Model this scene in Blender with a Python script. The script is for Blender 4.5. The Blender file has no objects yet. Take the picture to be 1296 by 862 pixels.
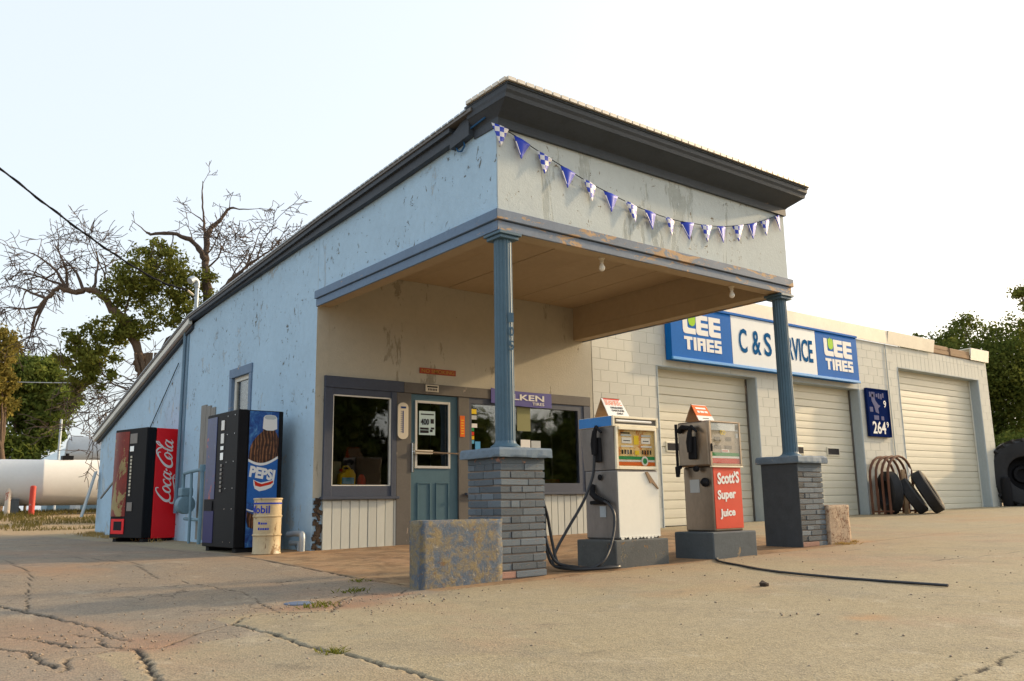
import bpy, math, random
import numpy as np
from mathutils import Vector, Matrix

# ------------------------------------------------------------------ camera, sky, sun, exposure
SC = bpy.context.scene
COL = SC.collection
RND = random.Random(7)

cam_d = bpy.data.cameras.new('camera')
cam_d.sensor_width = 36.0
cam_d.lens = 30.296
cam_d.clip_end = 3000
cam = bpy.data.objects.new('camera', cam_d)
COL.objects.link(cam)
CR = Vector((0.78970689, -0.61327939, -0.01585615))
CU = Vector((-0.10117564, -0.15568685, 0.98261137))
CF = Vector((0.60508389, 0.77437071, 0.18499591))
CAM = Vector((-4.43583, -9.51174, 0.63))
cam.matrix_world = Matrix(((CR.x, CU.x, -CF.x, CAM.x), (CR.y, CU.y, -CF.y, CAM.y), (CR.z, CU.z, -CF.z, CAM.z), (0, 0, 0, 1)))
SC.camera = cam

SUN_DIR = Vector((1.0, -0.19, 0.36)).normalized()
SUN_EL = math.asin(SUN_DIR.z)
SUN_ROT = math.atan2(SUN_DIR.x, SUN_DIR.y)
world = bpy.data.worlds.new('World')
SC.world = world
world.use_nodes = True
wn = world.node_tree
sky = wn.nodes.new('ShaderNodeTexSky')
sky.sky_type = 'NISHITA'
sky.sun_disc = False
sky.sun_elevation = SUN_EL
sky.sun_rotation = SUN_ROT
sky.air_density = 1.0
sky.dust_density = 6.0
sky.ozone_density = 1.2
bg = wn.nodes['Background']
hz = wn.nodes.new('ShaderNodeMix'); hz.data_type = 'RGBA'      # thin smoke: the whole sky is veiled evenly
hz.inputs[0].default_value = 0.50
hz.inputs[7].default_value = (5.9, 6.3, 6.5, 1)
wn.links.new(sky.outputs[0], hz.inputs[6])
wn.links.new(hz.outputs[2], bg.inputs[0])
bg.inputs[1].default_value = 0.15
sun_d = bpy.data.lights.new('sun', 'SUN')
sun_d.energy = 2.6
sun_d.angle = math.radians(2.0)
sun_d.color = (1.0, 0.74, 0.44)
sun = bpy.data.objects.new('sun', sun_d)
COL.objects.link(sun)
sun.location = SUN_DIR * 60
sun.rotation_euler = (-SUN_DIR).to_track_quat('-Z', 'Y').to_euler()
SC.view_settings.view_transform = 'Standard'
SC.view_settings.look = 'None'
SC.view_settings.gamma = 1
SC.view_settings.exposure = 0.7
SC.view_settings.use_curve_mapping = False
SC.render.engine = 'CYCLES'
SC.cycles.max_bounces = 8
SC.cycles.transparent_max_bounces = 16

# ------------------------------------------------------------------ helpers
class NT:
    """small node helper"""
    def __init__(s, name):
        s.m = bpy.data.materials.new(name)
        s.m.use_nodes = True
        s.t = s.m.node_tree
        s.b = s.t.nodes['Principled BSDF']
        s.out = s.t.nodes['Material Output']
        s._tc = None
    def n(s, typ, **kw):
        nd = s.t.nodes.new(typ)
        for k, v in kw.items():
            setattr(nd, k, v)
        return nd
    def l(s, a, b):
        s.t.links.new(a, b)
    def co(s, scale=(1, 1, 1)):
        if s._tc is None:
            s._tc = s.n('ShaderNodeTexCoord')
        mp = s.n('ShaderNodeMapping')
        mp.inputs['Scale'].default_value = scale
        s.l(s._tc.outputs['Object'], mp.inputs['Vector'])
        return mp.outputs['Vector']
    def noise(s, scale, detail=5, rough=.6, stretch=(1, 1, 1), dist=0):
        nd = s.n('ShaderNodeTexNoise')
        nd.inputs['Scale'].default_value = scale
        nd.inputs['Detail'].default_value = detail
        nd.inputs['Roughness'].default_value = rough
        nd.inputs['Distortion'].default_value = dist
        s.l(s.co(stretch), nd.inputs['Vector'])
        return nd.outputs[0]
    def ramp(s, fac, stops, interp='LINEAR'):
        r = s.n('ShaderNodeValToRGB')
        r.color_ramp.interpolation = interp
        el = r.color_ramp.elements
        while len(el) < len(stops):
            el.new(.5)
        for e, (p, c) in zip(el, stops):
            e.position = p
            e.color = c if len(c) == 4 else (*c, 1)
        s.l(fac, r.inputs[0])
        return r.outputs[0]
    def mix(s, fac, a, b, mode='MIX'):
        m = s.n('ShaderNodeMix', data_type='RGBA', blend_type=mode)
        for sock, v in ((m.inputs[0], fac), (m.inputs[6], a), (m.inputs[7], b)):
            if hasattr(v, 'is_output'):
                s.l(v, sock)
            else:
                sock.default_value = v if not isinstance(v, tuple) or len(v) == 4 else (*v, 1)
        return m.outputs[2]
    def math(s, op, a, b=0.0):
        m = s.n('ShaderNodeMath', operation=op)
        for sock, v in ((m.inputs[0], a), (m.inputs[1], b)):
            if hasattr(v, 'is_output'):
                s.l(v, sock)
            else:
                sock.default_value = v
        return m.outputs[0]
    def bump(s, h, strength=.3, dist=.01, normal=None):
        b = s.n('ShaderNodeBump')
        b.inputs['Strength'].default_value = strength
        b.inputs['Distance'].default_value = dist
        s.l(h, b.inputs['Height'])
        if normal is not None:
            s.l(normal, b.inputs['Normal'])
        s.l(b.outputs[0], s.b.inputs['Normal'])
        return b.outputs[0]

def g3(v):
    return (v, v, v)

def M(name, col, rough=.7, var=.15, vscale=2.5, bump=.25, bscale=60, metal=0.0, peel=None, peel2=None, stretch=(1, 1, 1), spec=.35, rnd=0.0, bdist=.004):
    t = NT(name)
    c = t.ramp(t.noise(vscale, 6, .65, stretch), [(.25, tuple(max(0, x * (1 - var)) for x in col)), (.75, tuple(min(1, x * (1 + var)) for x in col))])
    fine = t.noise(vscale * 11, 4, .6, stretch)
    c = t.mix(.35, c, t.ramp(fine, [(.3, tuple(x * (1 - var) for x in col)), (.7, tuple(min(1, x * (1 + var * .8)) for x in col))]))
    if rnd:
        oi = t.n('ShaderNodeObjectInfo')
        c = t.mix(1.0, c, t.ramp(oi.outputs['Random'], [(0, g3(1 - rnd)), (1, g3(1 + rnd * .4))]), 'MULTIPLY')
    nrm = None
    h = t.noise(bscale, 5, .7)
    for p in (peel, peel2):
        if p:
            pc, ps, th, st = p
            nn_ = t.math('ADD', t.noise(ps, 8, .72, st, .6), t.math('MULTIPLY', t.math('SUBTRACT', t.noise(ps * .13 + .3, 3), .5), .30))
            mk = t.ramp(nn_, [(th, g3(0)), (min(1, th + .025), g3(1))])
            und = t.mix(t.noise(ps * 3, 4), tuple(x * .55 for x in pc), tuple(min(1, x * 1.2) for x in pc))
            c = t.mix(mk, c, und)
            h = t.math('SUBTRACT', h, t.math('MULTIPLY', mk, 1.5))
    t.l(c, t.b.inputs['Base Color'])
    t.b.inputs['Roughness'].default_value = rough
    t.b.inputs['Metallic'].default_value = metal
    t.b.inputs['Specular IOR Level'].default_value = spec
    if bump:
        t.bump(h, bump, bdist)
    return t.m

def simple(name, col, rough=.6, metal=0.0, spec=.06):
    t = NT(name)
    t.b.inputs['Base Color'].default_value = (*col, 1)
    t.b.inputs['Roughness'].default_value = rough
    t.b.inputs['Metallic'].default_value = metal
    t.b.inputs['Specular IOR Level'].default_value = spec
    return t.m

class MB:
    def __init__(s):
        s.v = []; s.f = []
    def add(s, vs, fs):
        o = len(s.v)
        s.v += [tuple(p) for p in vs]
        s.f += [tuple(i + o for i in f) for f in fs]
        return s
    def box(s, x0, x1, y0, y1, z0, z1):
        return s.add([(x0, y0, z0), (x1, y0, z0), (x1, y1, z0), (x0, y1, z0), (x0, y0, z1), (x1, y0, z1), (x1, y1, z1), (x0, y1, z1)],
                     [(0, 3, 2, 1), (4, 5, 6, 7), (0, 1, 5, 4), (1, 2, 6, 5), (2, 3, 7, 6), (3, 0, 4, 7)])
    def obox(s, c, h, R):
        c = Vector(c)
        pts = []
        for sz in (-1, 1):
            for sx, sy in ((-1, -1), (1, -1), (1, 1), (-1, 1)):
                pts.append(c + R @ Vector((sx * h[0], sy * h[1], sz * h[2])))
        return s.add(pts, [(0, 3, 2, 1), (4, 5, 6, 7), (0, 1, 5, 4), (1, 2, 6, 5), (2, 3, 7, 6), (3, 0, 4, 7)])
    def prism(s, pts, plane, a, b):
        """2-d polygon extruded: plane 'xz' along y, 'yz' along x, 'xy' along z"""
        mk = {'xz': lambda p, q: (p[0], q, p[1]), 'yz': lambda p, q: (q, p[0], p[1]), 'xy': lambda p, q: (p[0], p[1], q)}[plane]
        n = len(pts)
        vs = [mk(p, a) for p in pts] + [mk(p, b) for p in pts]
        fs = [tuple(range(n)), tuple(range(2 * n - 1, n - 1, -1))] + [(i, i + n, (i + 1) % n + n, (i + 1) % n) for i in range(n)]
        return s.add(vs, fs)
    def tube(s, pts, r, n=8, cap=True):
        pts = [Vector(p) for p in pts]
        if not isinstance(r, (list, tuple)):
            r = [r] * len(pts)
        o = len(s.v)
        ref = Vector((0, 0, 1))
        prev = None
        for i, p in enumerate(pts):
            d = (pts[min(i + 1, len(pts) - 1)] - pts[max(i - 1, 0)])
            if d.length < 1e-9:
                d = Vector((0, 0, 1))
            d.normalize()
            if prev is None:
                a = d.cross(ref)
                if a.length < .05:
                    a = d.cross(Vector((1, 0, 0)))
            else:
                a = prev - d * prev.dot(d)
                if a.length < 1e-4:
                    a = d.cross(ref)
            a.normalize(); prev = a
            b = d.cross(a)
            for k in range(n):
                t = 2 * math.pi * k / n
                s.v.append(tuple(p + (a * math.cos(t) + b * math.sin(t)) * r[i]))
        for i in range(len(pts) - 1):
            for k in range(n):
                k2 = (k + 1) % n
                s.f.append((o + i * n + k, o + i * n + k2, o + (i + 1) * n + k2, o + (i + 1) * n + k))
        if cap:
            s.f.append(tuple(o + k for k in range(n - 1, -1, -1)))
            s.f.append(tuple(o + (len(pts) - 1) * n + k for k in range(n)))
        return s
    def lathe(s, prof, n=24, c=(0, 0, 0), R=None, close=False):
        """profile (r, h) turned about local z; R maps local to world"""
        o = len(s.v)
        c = Vector(c)
        for r, h in prof:
            for k in range(n):
                t = 2 * math.pi * k / n
                p = Vector((r * math.cos(t), r * math.sin(t), h))
                s.v.append(tuple(c + (R @ p if R else p)))
        m = len(prof)
        for i in range(m if close else m - 1):
            j = (i + 1) % m
            for k in range(n):
                k2 = (k + 1) % n
                s.f.append((o + i * n + k, o + i * n + k2, o + j * n + k2, o + j * n + k))
        if not close:
            s.f.append(tuple(o + k for k in range(n - 1, -1, -1)))
            s.f.append(tuple(o + (m - 1) * n + k for k in range(n)))
        return s
    def build(s, name, mat, parent=None, world=True, smooth=False, bevel=0.0, seg=1):
        off = Vector((0, 0, 0))
        if world and parent is not None:
            p = parent
            while p is not None:
                off += p.location; p = p.parent
        me = bpy.data.meshes.new(name)
        me.from_pydata([tuple(Vector(v) - off) for v in s.v], [], s.f)
        me.update()
        return link(name, me, mat, parent, smooth, bevel, seg)

def link(name, me, mat, parent=None, smooth=False, bevel=0.0, seg=1):
    o = bpy.data.objects.new(name, me)
    COL.objects.link(o)
    if mat is not None and not me.materials:
        me.materials.append(mat)
    if parent is not None:
        o.parent = parent
    if smooth:
        me.polygons.foreach_set('use_smooth', [True] * len(me.polygons))
        try:
            me.set_sharp_from_angle(angle=math.radians(40))
        except Exception:
            pass
    if bevel:
        b = o.modifiers.new('bevel', 'BEVEL')
        b.width = bevel; b.segments = seg; b.limit_method = 'ANGLE'; b.angle_limit = math.radians(40)
    return o

def tag(o, label, cat, group=None, kind=None):
    if label: o['label'] = label
    if cat: o['category'] = cat
    if group: o['group'] = group
    if kind: o['kind'] = kind
    return o

def thing(name, label, cat, loc=(0, 0, 0), rz=0.0, group=None):
    o = bpy.data.objects.new(name, None)
    o.empty_display_size = .1
    COL.objects.link(o)
    o.location = loc
    o.rotation_euler = (0, 0, rz)
    return tag(o, label, cat, group)

def np_mesh(name, verts, faces):
    """verts (n,3), faces (m,k) numpy"""
    me = bpy.data.meshes.new(name)
    verts = np.asarray(verts, np.float32); faces = np.asarray(faces, np.int32)
    me.vertices.add(len(verts)); me.vertices.foreach_set('co', verts.ravel())
    k = faces.shape[1]
    me.loops.add(faces.size); me.loops.foreach_set('vertex_index', faces.ravel())
    me.polygons.add(len(faces))
    me.polygons.foreach_set('loop_start', np.arange(0, faces.size, k, dtype=np.int32))
    me.polygons.foreach_set('loop_total', np.full(len(faces), k, np.int32))
    me.update(calc_edges=True)
    me.validate()
    return me

def text(s, name, mat, parent, O, u, v, w, h, fat=0.0, depth=.002, world=True, shear=0.0):
    """flat lettering: lower-left corner O, along u, up v, fitted to w x h"""
    cu = bpy.data.curves.new(name, 'FONT')
    cu.body = s; cu.size = 1.0; cu.offset = fat; cu.extrude = .5; cu.resolution_u = 3; cu.shear = shear
    to = bpy.data.objects.new('t', cu)
    COL.objects.link(to)
    dg = bpy.context.evaluated_depsgraph_get()
    dg.update()
    me = bpy.data.meshes.new_from_object(to.evaluated_get(dg))
    bpy.data.objects.remove(to); bpy.data.curves.remove(cu)
    n = len(me.vertices)
    a = np.empty(n * 3, np.float32); me.vertices.foreach_get('co', a); a = a.reshape(-1, 3)
    mn, mx = a.min(0), a.max(0)
    a = (a - mn) / (mx - mn)
    u = Vector(u).normalized(); v = Vector(v).normalized(); nn = u.cross(v)
    off = Vector((0, 0, 0))
    if world:
        p = parent
        while p is not None:
            off += p.location; p = p.parent
    O = np.array(Vector(O) - off)
    out = O + a[:, :1] * w * np.array(u) + a[:, 1:2] * h * np.array(v) + a[:, 2:] * depth * np.array(nn)
    me.vertices.foreach_set('co', out.astype(np.float32).ravel())
    me.materials.clear()
    me.update(); me.name = name
    return link(name, me, mat, parent)

def catmull(P, n=8):
    P = [np.array(p, float) for p in P]
    P = [2 * P[0] - P[1]] + P + [2 * P[-1] - P[-2]]
    out = []
    for i in range(1, len(P) - 2):
        for k in range(n):
            t = k / n
            out.append(.5 * (2 * P[i] + (P[i + 1] - P[i - 1]) * t + (2 * P[i - 1] - 5 * P[i] + 4 * P[i + 1] - P[i + 2]) * t * t + (3 * P[i] - P[i - 1] - 3 * P[i + 1] + P[i + 2]) * t ** 3))
    out.append(P[-2])
    return out

def ss(a, b, x):
    t = np.clip((x - a) / (b - a), 0, 1)
    return t * t * (3 - 2 * t)

def gz(x, y):
    """height of the lot"""
    x = np.asarray(x, float); y = np.asarray(y, float)
    A = .02 + .02 * np.clip(x, -3, 17); B = .12 + .0137 * np.clip(x, -1, 17.5)
    t = ss(-3.8, 0, y); z = A * (1 - t) + B * t
    up = .45 * ss(10.8, 19, y) + .15 * ss(19, 40, x) * (1 - ss(10.8, 19, y))
    return np.minimum(z + up, .57)

def G(x, y):
    return float(gz(x, y))

def vnoise(x, y, seed=0):
    """smooth value noise on numpy arrays"""
    xi = np.floor(x).astype(np.int64); yi = np.floor(y).astype(np.int64)
    fx = x - xi; fy = y - yi
    fx = fx * fx * (3 - 2 * fx); fy = fy * fy * (3 - 2 * fy)
    def hsh(a, b):
        h = (a * 374761393 + b * 668265263 + seed * 1442695041) & 0x7fffffff
        h = ((h ^ (h >> 13)) * 1274126177) & 0x7fffffff
        return ((h ^ (h >> 16)) & 0xffff) / 65535.0
    return (hsh(xi, yi) * (1 - fx) + hsh(xi + 1, yi) * fx) * (1 - fy) + (hsh(xi, yi + 1) * (1 - fx) + hsh(xi + 1, yi + 1) * fx) * fy

def fbm(x, y, seed=0, oct=4):
    s = 0; a = .5
    for k in range(oct):
        s = s + a * vnoise(x * 2 ** k, y * 2 ** k, seed + k); a *= .5
    return s

# ------------------------------------------------------------------ materials
m_side = M('sky_tinted_stucco', (.395, .56, .70), .85, .12, 1.1, .6, 45, peel=((.17, .17, .15), 12, .622, (1, 1.0, .75)), peel2=((.50, .60, .66), 2.6, .60, (1, 1, .6)), bdist=.008)  # left wall shade: the sky's blue is put into the stucco colour
m_front = M('cream_stucco', (.50, .55, .545), .85, .10, 1.2, .5, 40, peel=((.22, .18, .12), 12, .625, (1, 1, .8)), peel2=((.44, .48, .46), 2.2, .58, (1.4, 1, .35)), bdist=.008)
m_porch = M('tan_stucco', (.45, .42, .335), .85, .12, 1.2, .5, 40, peel=((.20, .16, .10), 8, .68, (1, 1, .6)), peel2=((.36, .33, .25), 2.2, .58, (1.4, 1, .35)), bdist=.008)
m_slate = M('slate_blue_paint', (.045, .056, .070), .6, .25, 3, .3, 50, peel=((.36, .25, .15), 5, .70, (.5, .5, 2.5)))
m_trim = M('worn_trim_paint', (.16, .20, .26), .7, .22, 3, .35, 50, peel=((.48, .31, .17), 3.8, .555, (.6, .6, 2.2)))
m_trimside = M('side_trim_paint', (.13, .20, .30), .65, .2, 3, .35, 50, peel=((.40, .32, .25), 4.5, .63, (.6, .6, 3.0)))
m_soffit = M('tan_soffit_paint', (.41, .32, .205), .8, .12, 1.3, .2, 30, peel=((.20, .14, .09), 6, .735, (1, .5, 1)))
m_frame = M('frame_slate_paint', (.05, .062, .092), .6, .2, 3, .25, 60, peel=((.40, .33, .27), 9, .70, (1, 1, .5)))
m_framebrown = M('frame_brown_paint', (.11, .10, .088), .65, .2, 3, .25, 60, peel=((.42, .33, .26), 7, .665, (1.5, 1, .4)))
m_door = M('teal_door_paint', (.055, .125, .165), .45, .12, 4, .1, 60)
m_white = M('white_paint', (.70, .69, .62), .6, .12, 3, .15, 50)
m_board = M('white_board_paint', (.56, .57, .51), .75, .10, 3, .25, 60, stretch=(1, 1, .3), rnd=.10)
m_column = M('column_blue_paint', (.065, .125, .172), .5, .18, 4, .15, 70, peel=((.25, .2, .16), 11, .73, (1, 1, .4)))
m_brick = M('grey_painted_brick', (.135, .165, .19), .85, .25, 8, .7, 45, rnd=.35, peel=((.45, .24, .17), 11, .615, (1, 1, 1)), bdist=.006)
m_brickred = M('bare_brick', (.36, .21, .16), .9, .3, 9, .7, 45, rnd=.3, bdist=.006)
m_mortar = M('painted_mortar', (.24, .19, .155), .95, .3, 12, .5, 60)
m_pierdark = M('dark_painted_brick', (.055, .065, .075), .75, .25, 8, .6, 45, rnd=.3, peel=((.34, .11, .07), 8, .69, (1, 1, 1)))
m_cap = M('cap_blue_paint', (.13, .18, .23), .7, .25, 6, .5, 40, peel=((.36, .34, .30), 7, .64, (1, 1, 1)))
m_block = M('painted_block', (.62, .61, .535), .85, .06, 3, .22, 60, rnd=.04, peel=((.40, .42, .40), 5, .69, (1, 1, 1)))
m_blockjoint = M('painted_joint', (.56, .55, .48), .9, .12, 6, .2, 60)
m_jamb = M('sky_tinted_jamb', (.38, .43, .45), .7, .16, 3, .3, 40, stretch=(1, 1, .4))  # bluish sky light on the jamb faces put into the paint colour
m_gdoor = M('cream_door_paint', (.64, .60, .475), .45, .07, 2, .1, 40, stretch=(.5, 1, 2), spec=.45)
m_metal = M('flashing_metal', (.66, .63, .55), .45, .12, 2, .2, 20, metal=.35)
m_wood = M('weathered_wood', (.32, .21, .12), .85, .3, 5, .5, 30, stretch=(.4, 1, 3))
m_greywood = M('grey_boards', (.24, .23, .21), .9, .3, 6, .5, 30, stretch=(3, 3, .4), rnd=.2)
m_dark = simple('dark_interior', (.03, .028, .025), .9)
m_interior = M('interior_wall', (.10, .085, .07), .9, .2, 2, 0)
m_black = simple('black_rubber', (.018, .018, .02), .55)
m_hose = simple('hose_rubber', (.022, .024, .028), .42, 0, .4)
m_blackpanel = M('black_panel', (.008, .008, .010), .55, .2, 3, .05, 30, spec=.15)
m_steel = M('stained_steel', (.31, .25, .19), .36, .25, 3, .12, 25, metal=.85, stretch=(1, 1, .4), peel=((.22, .13, .08), 3, .68, (1, 1, .5)))
m_steelgrey = M('dull_steel', (.22, .20, .185), .45, .25, 2.5, .15, 25, metal=.6, stretch=(1, 1, .4), peel=((.20, .12, .08), 4, .70, (1, 1, .5)))
m_chrome = simple('chrome', (.7, .7, .7), .2, 1.0, .5)
m_pumpwhite = M('pump_white', (.80, .77, .67), .4, .05, 2, .05, 20, peel=((.45, .30, .15), 3, .74, (1, 1, 1)))
m_pumpframe = M('pump_cream_frame', (.78, .70, .52), .4, .12, 5, .1, 30, peel=((.35, .18, .08), 8, .68, (1, 1, 1)))
m_pumpred = M('pump_red', (.62, .05, .02), .4, .1, 3, .05, 30)
m_pumpblue = M('pump_blue', (.03, .19, .50), .45, .15, 4, .1, 30, peel=((.3, .25, .2), 12, .70, (1, 1, 1)))
m_dial = M('dial_face', (.72, .50, .20), .5, .35, 9, .05, 30, peel=((.62, .22, .03), 5, .52, (1, 1, 1)))
m_dial2 = M('faded_dial_face', (.36, .30, .23), .35, .12, 5, .05, 30)
m_yellow = simple('yellow_print', (.80, .58, .04), .5)
m_green = simple('green_print', (.03, .27, .09), .5)
m_redp = simple('red_print', (.62, .04, .02), .5)
m_orangep = simple('orange_print', (.75, .15, .03), .5)
m_whitep = simple('white_print', (.80, .79, .75), .5)
m_paleprint = simple('pale_print', (.50, .53, .53), .5)
m_blackp = simple('black_print', (.02, .02, .025), .5)
m_navyp = simple('navy_print', (.02, .05, .18), .5)
m_island = M('island_concrete', (.085, .10, .11), .85, .22, 4, .5, 40, peel=((.30, .22, .13), 5, .67, (1, 1, 1)))
m_island2 = M('island_rusty_concrete', (.095, .10, .098), .85, .3, 5, .6, 40, peel=((.26, .15, .06), 6, .60, (1, 1, 1.8)), peel2=((.20, .17, .11), 14, .60, (1, 1, 1)))
def mottled():
    t = NT('mottled_slab')
    a = t.noise(9, 10, .80, (1, 1, 1), .4); b = t.noise(22, 8, .8); c3 = t.noise(60, 5, .7)
    blue = t.mix(b, (.04, .06, .09), (.15, .20, .27)); tan = t.mix(c3, (.13, .10, .05), (.36, .29, .165))
    c = t.mix(t.ramp(a, [(.44, g3(0)), (.56, g3(1))]), blue, tan)
    c = t.mix(t.ramp(t.noise(15, 8, .75, (1, 1, 1.4), .5), [(.57, g3(0)), (.66, g3(1))]), c, t.mix(b, (.06, .055, .04), (.34, .17, .06)))
    c = t.mix(t.ramp(t.noise(34, 6, .75), [(.60, g3(0)), (.68, g3(.85))]), c, (.46, .42, .35))
    t.l(c, t.b.inputs['Base Color']); t.b.inputs['Roughness'].default_value = .9
    t.bump(t.math('ADD', a, t.math('MULTIPLY', b, .7)), .9, .02)
    return t.m
m_blockmoss = mottled()
m_terrazzo = M('pebbled_concrete', (.40, .30, .21), .9, .35, 30, .8, 60, peel=((.26, .14, .085), 34, .54, (1, 1, 1)))
m_rust = M('rusty_pipe', (.13, .055, .032), .75, .35, 8, .4, 40)
m_tire = M('tyre_rubber', (.022, .022, .024), .75, .3, 6, .3, 40)
m_tiredusty = M('dusty_tyre_rubber', (.05, .046, .04), .85, .35, 5, .3, 40)
m_sunwall = M('sunlit_sidewall', (.22, .17, .105), .9, .35, 8, .2, 40)  # sunlit cream of the leaning tyres put into the sidewall colour
m_cokered = M('vending_red', (.80, .010, .016), .4, .06, 2, .02, 30, spec=.3)
m_signblue = M('sign_blue', (.010, .135, .46), .6, .10, 2, .02, 20, spec=.04)
m_signlight = M('sign_edge_highlight', (.06, .30, .68), .35, .1, 3, .02, 20)  # highlight along the bottom rail put into a lighter blue
m_signwhite = M('sign_white', (.58, .63, .66), .4, .05, 2, .02, 20)
m_signletter = simple('sign_letter_blue', (.02, .11, .27), .6, 0, 0)
m_leaf_green = simple('logo_green', (.32, .58, .02), .5)
m_price = M('price_blue', (.008, .018, .085), .6, .2, 3, .05, 20, spec=.0)
m_falken = M('banner_violet', (.06, .055, .28), .5, .1, 4, .1, 12)
m_drum = M('white_drum_paint', (.50, .40, .24), .5, .22, 5, .15, 30, peel=((.26, .16, .07), 6, .57, (1, 1, .5)), peel2=((.56, .50, .38), 3, .56, (1, 1, 1)))
m_drumprint = simple('drum_blue', (.03, .06, .40), .5)
m_meter = M('blue_grey_meter', (.17, .27, .33), .6, .2, 5, .2, 40, peel=((.28, .2, .14), 8, .70, (1, 1, 1)))
m_galv = M('galvanised', (.38, .43, .47), .5, .15, 5, .1, 40, metal=.4)
m_galvpale = M('pale_aluminium', (.50, .50, .47), .5, .1, 5, .1, 40)
m_tank = M('tank_white', (.66, .65, .62), .6, .08, 1.0, .1, 20, peel=((.42, .33, .24), 1.6, .66, (1, 1, .35)))
m_silver = M('tank_silver', (.40, .42, .43), .5, .15, 1.5, .1, 20, metal=.4, peel=((.40, .30, .18), 1.3, .62, (1, 1, .5)))
m_shed = M('shed_blue', (.26, .37, .46), .7, .1, 1, .1, 10)
m_shedroof = M('shed_roof_blue', (.36, .46, .54), .6, .1, 1, .1, 10)
m_bollard = M('bollard_red', (.50, .05, .03), .6, .2, 5, .2, 40, peel=((.55, .45, .35), 6, .64, (1, 1, 1)))
m_bollardw = M('bollard_white', (.55, .48, .40), .6, .2, 5, .2, 40, peel=((.45, .14, .08), 5, .58, (1, 1, 1)))
m_bark = M('bark', (.125, .085, .055), .95, .35, 5, .9, 25, stretch=(2, 2, .5), bdist=.02)
m_deadbark = M('dead_wood_bark', (.10, .072, .055), .95, .3, 5, .7, 25, stretch=(2, 2, .5), bdist=.02)
m_bulb = simple('bulb_glass', (.78, .75, .66), .2, 0, .5)
m_porcelain = simple('porcelain', (.62, .56, .44), .35)
m_oil = simple('yellow_plastic', (.75, .47, .02), .4)
m_rot = M('rotten_wood', (.05, .035, .025), .95, .5, 14, .9, 30, bdist=.02)
m_roofmetal = M('roof_sheet_metal', (.62, .57, .48), .4, .12, 3, .1, 20, metal=.3)
m_roofedge = M('dull_roof_metal', (.16, .15, .14), .55, .2, 3, .1, 20, metal=.3)
m_pipeblue = M('pipe_blue_paint', (.15, .24, .32), .6, .2, 6, .2, 40)

def glass_mat(name, tint=(.80, .81, .80), refl=.9):
    t = NT(name)
    t.t.nodes.remove(t.b)
    tr = t.n('ShaderNodeBsdfTransparent'); tr.inputs[0].default_value = (*tint, 1)
    gl = t.n('ShaderNodeBsdfGlossy'); gl.inputs['Roughness'].default_value = .02
    gl.inputs[0].default_value = (.95, .95, .95, 1)
    fr = t.n('ShaderNodeFresnel'); fr.inputs[0].default_value = 1.75
    nz = t.noise(1.6, 2)
    b = t.n('ShaderNodeBump'); b.inputs['Strength'].default_value = .03; b.inputs['Distance'].default_value = .05
    t.l(nz, b.inputs['Height']); t.l(b.outputs[0], gl.inputs['Normal'])
    mx = t.n('ShaderNodeMixShader')
    t.l(t.math('MULTIPLY', fr.outputs[0], refl), mx.inputs[0]); t.l(tr.outputs[0], mx.inputs[1]); t.l(gl.outputs[0], mx.inputs[2])
    t.l(mx.outputs[0], t.out.inputs[0])
    return t.m
m_glass = glass_mat('window_glass')
m_glassclear = glass_mat('dial_glass', (.93, .93, .92), .13)

def foliage(name, c1, c2, c3):
    t = NT(name)
    t.t.nodes.remove(t.b)
    geo = t.n('ShaderNodeNewGeometry')
    c = t.ramp(geo.outputs['Random Per Island'], [(0, c1), (.55, c2), (1, c3)])
    c = t.mix(.5, c, t.ramp(t.noise(.8, 3), [(.3, c1), (.7, c3)]))
    df = t.n('ShaderNodeBsdfDiffuse'); tl = t.n('ShaderNodeBsdfTranslucent')
    t.l(c, df.inputs[0]); t.l(c, tl.inputs[0])
    mx = t.n('ShaderNodeMixShader'); mx.inputs[0].default_value = .35
    t.l(df.outputs[0], mx.inputs[1]); t.l(tl.outputs[0], mx.inputs[2])
    t.l(mx.outputs[0], t.out.inputs[0])
    return t.m
m_fol_olive = foliage('olive_leaves', (.085, .10, .02), (.16, .18, .032), (.25, .25, .055))
m_fol_dark = foliage('dark_leaves', (.05, .08, .02), (.10, .135, .03), (.19, .20, .045))
m_fol_mid = foliage('mid_leaves', (.07, .115, .026), (.14, .19, .04), (.25, .26, .06))
m_fol_yellow = foliage('yellowing_leaves', (.13, .12, .03), (.21, .18, .045), (.30, .23, .06))
m_grass = foliage('grass_blades', (.10, .10, .025), (.16, .14, .04), (.26, .20, .08))
m_weed = foliage('weed_leaves', (.10, .13, .02), (.18, .20, .03), (.28, .25, .06))
m_straw = foliage('dry_straw', (.30, .20, .07), (.42, .28, .10), (.52, .38, .16))

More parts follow.
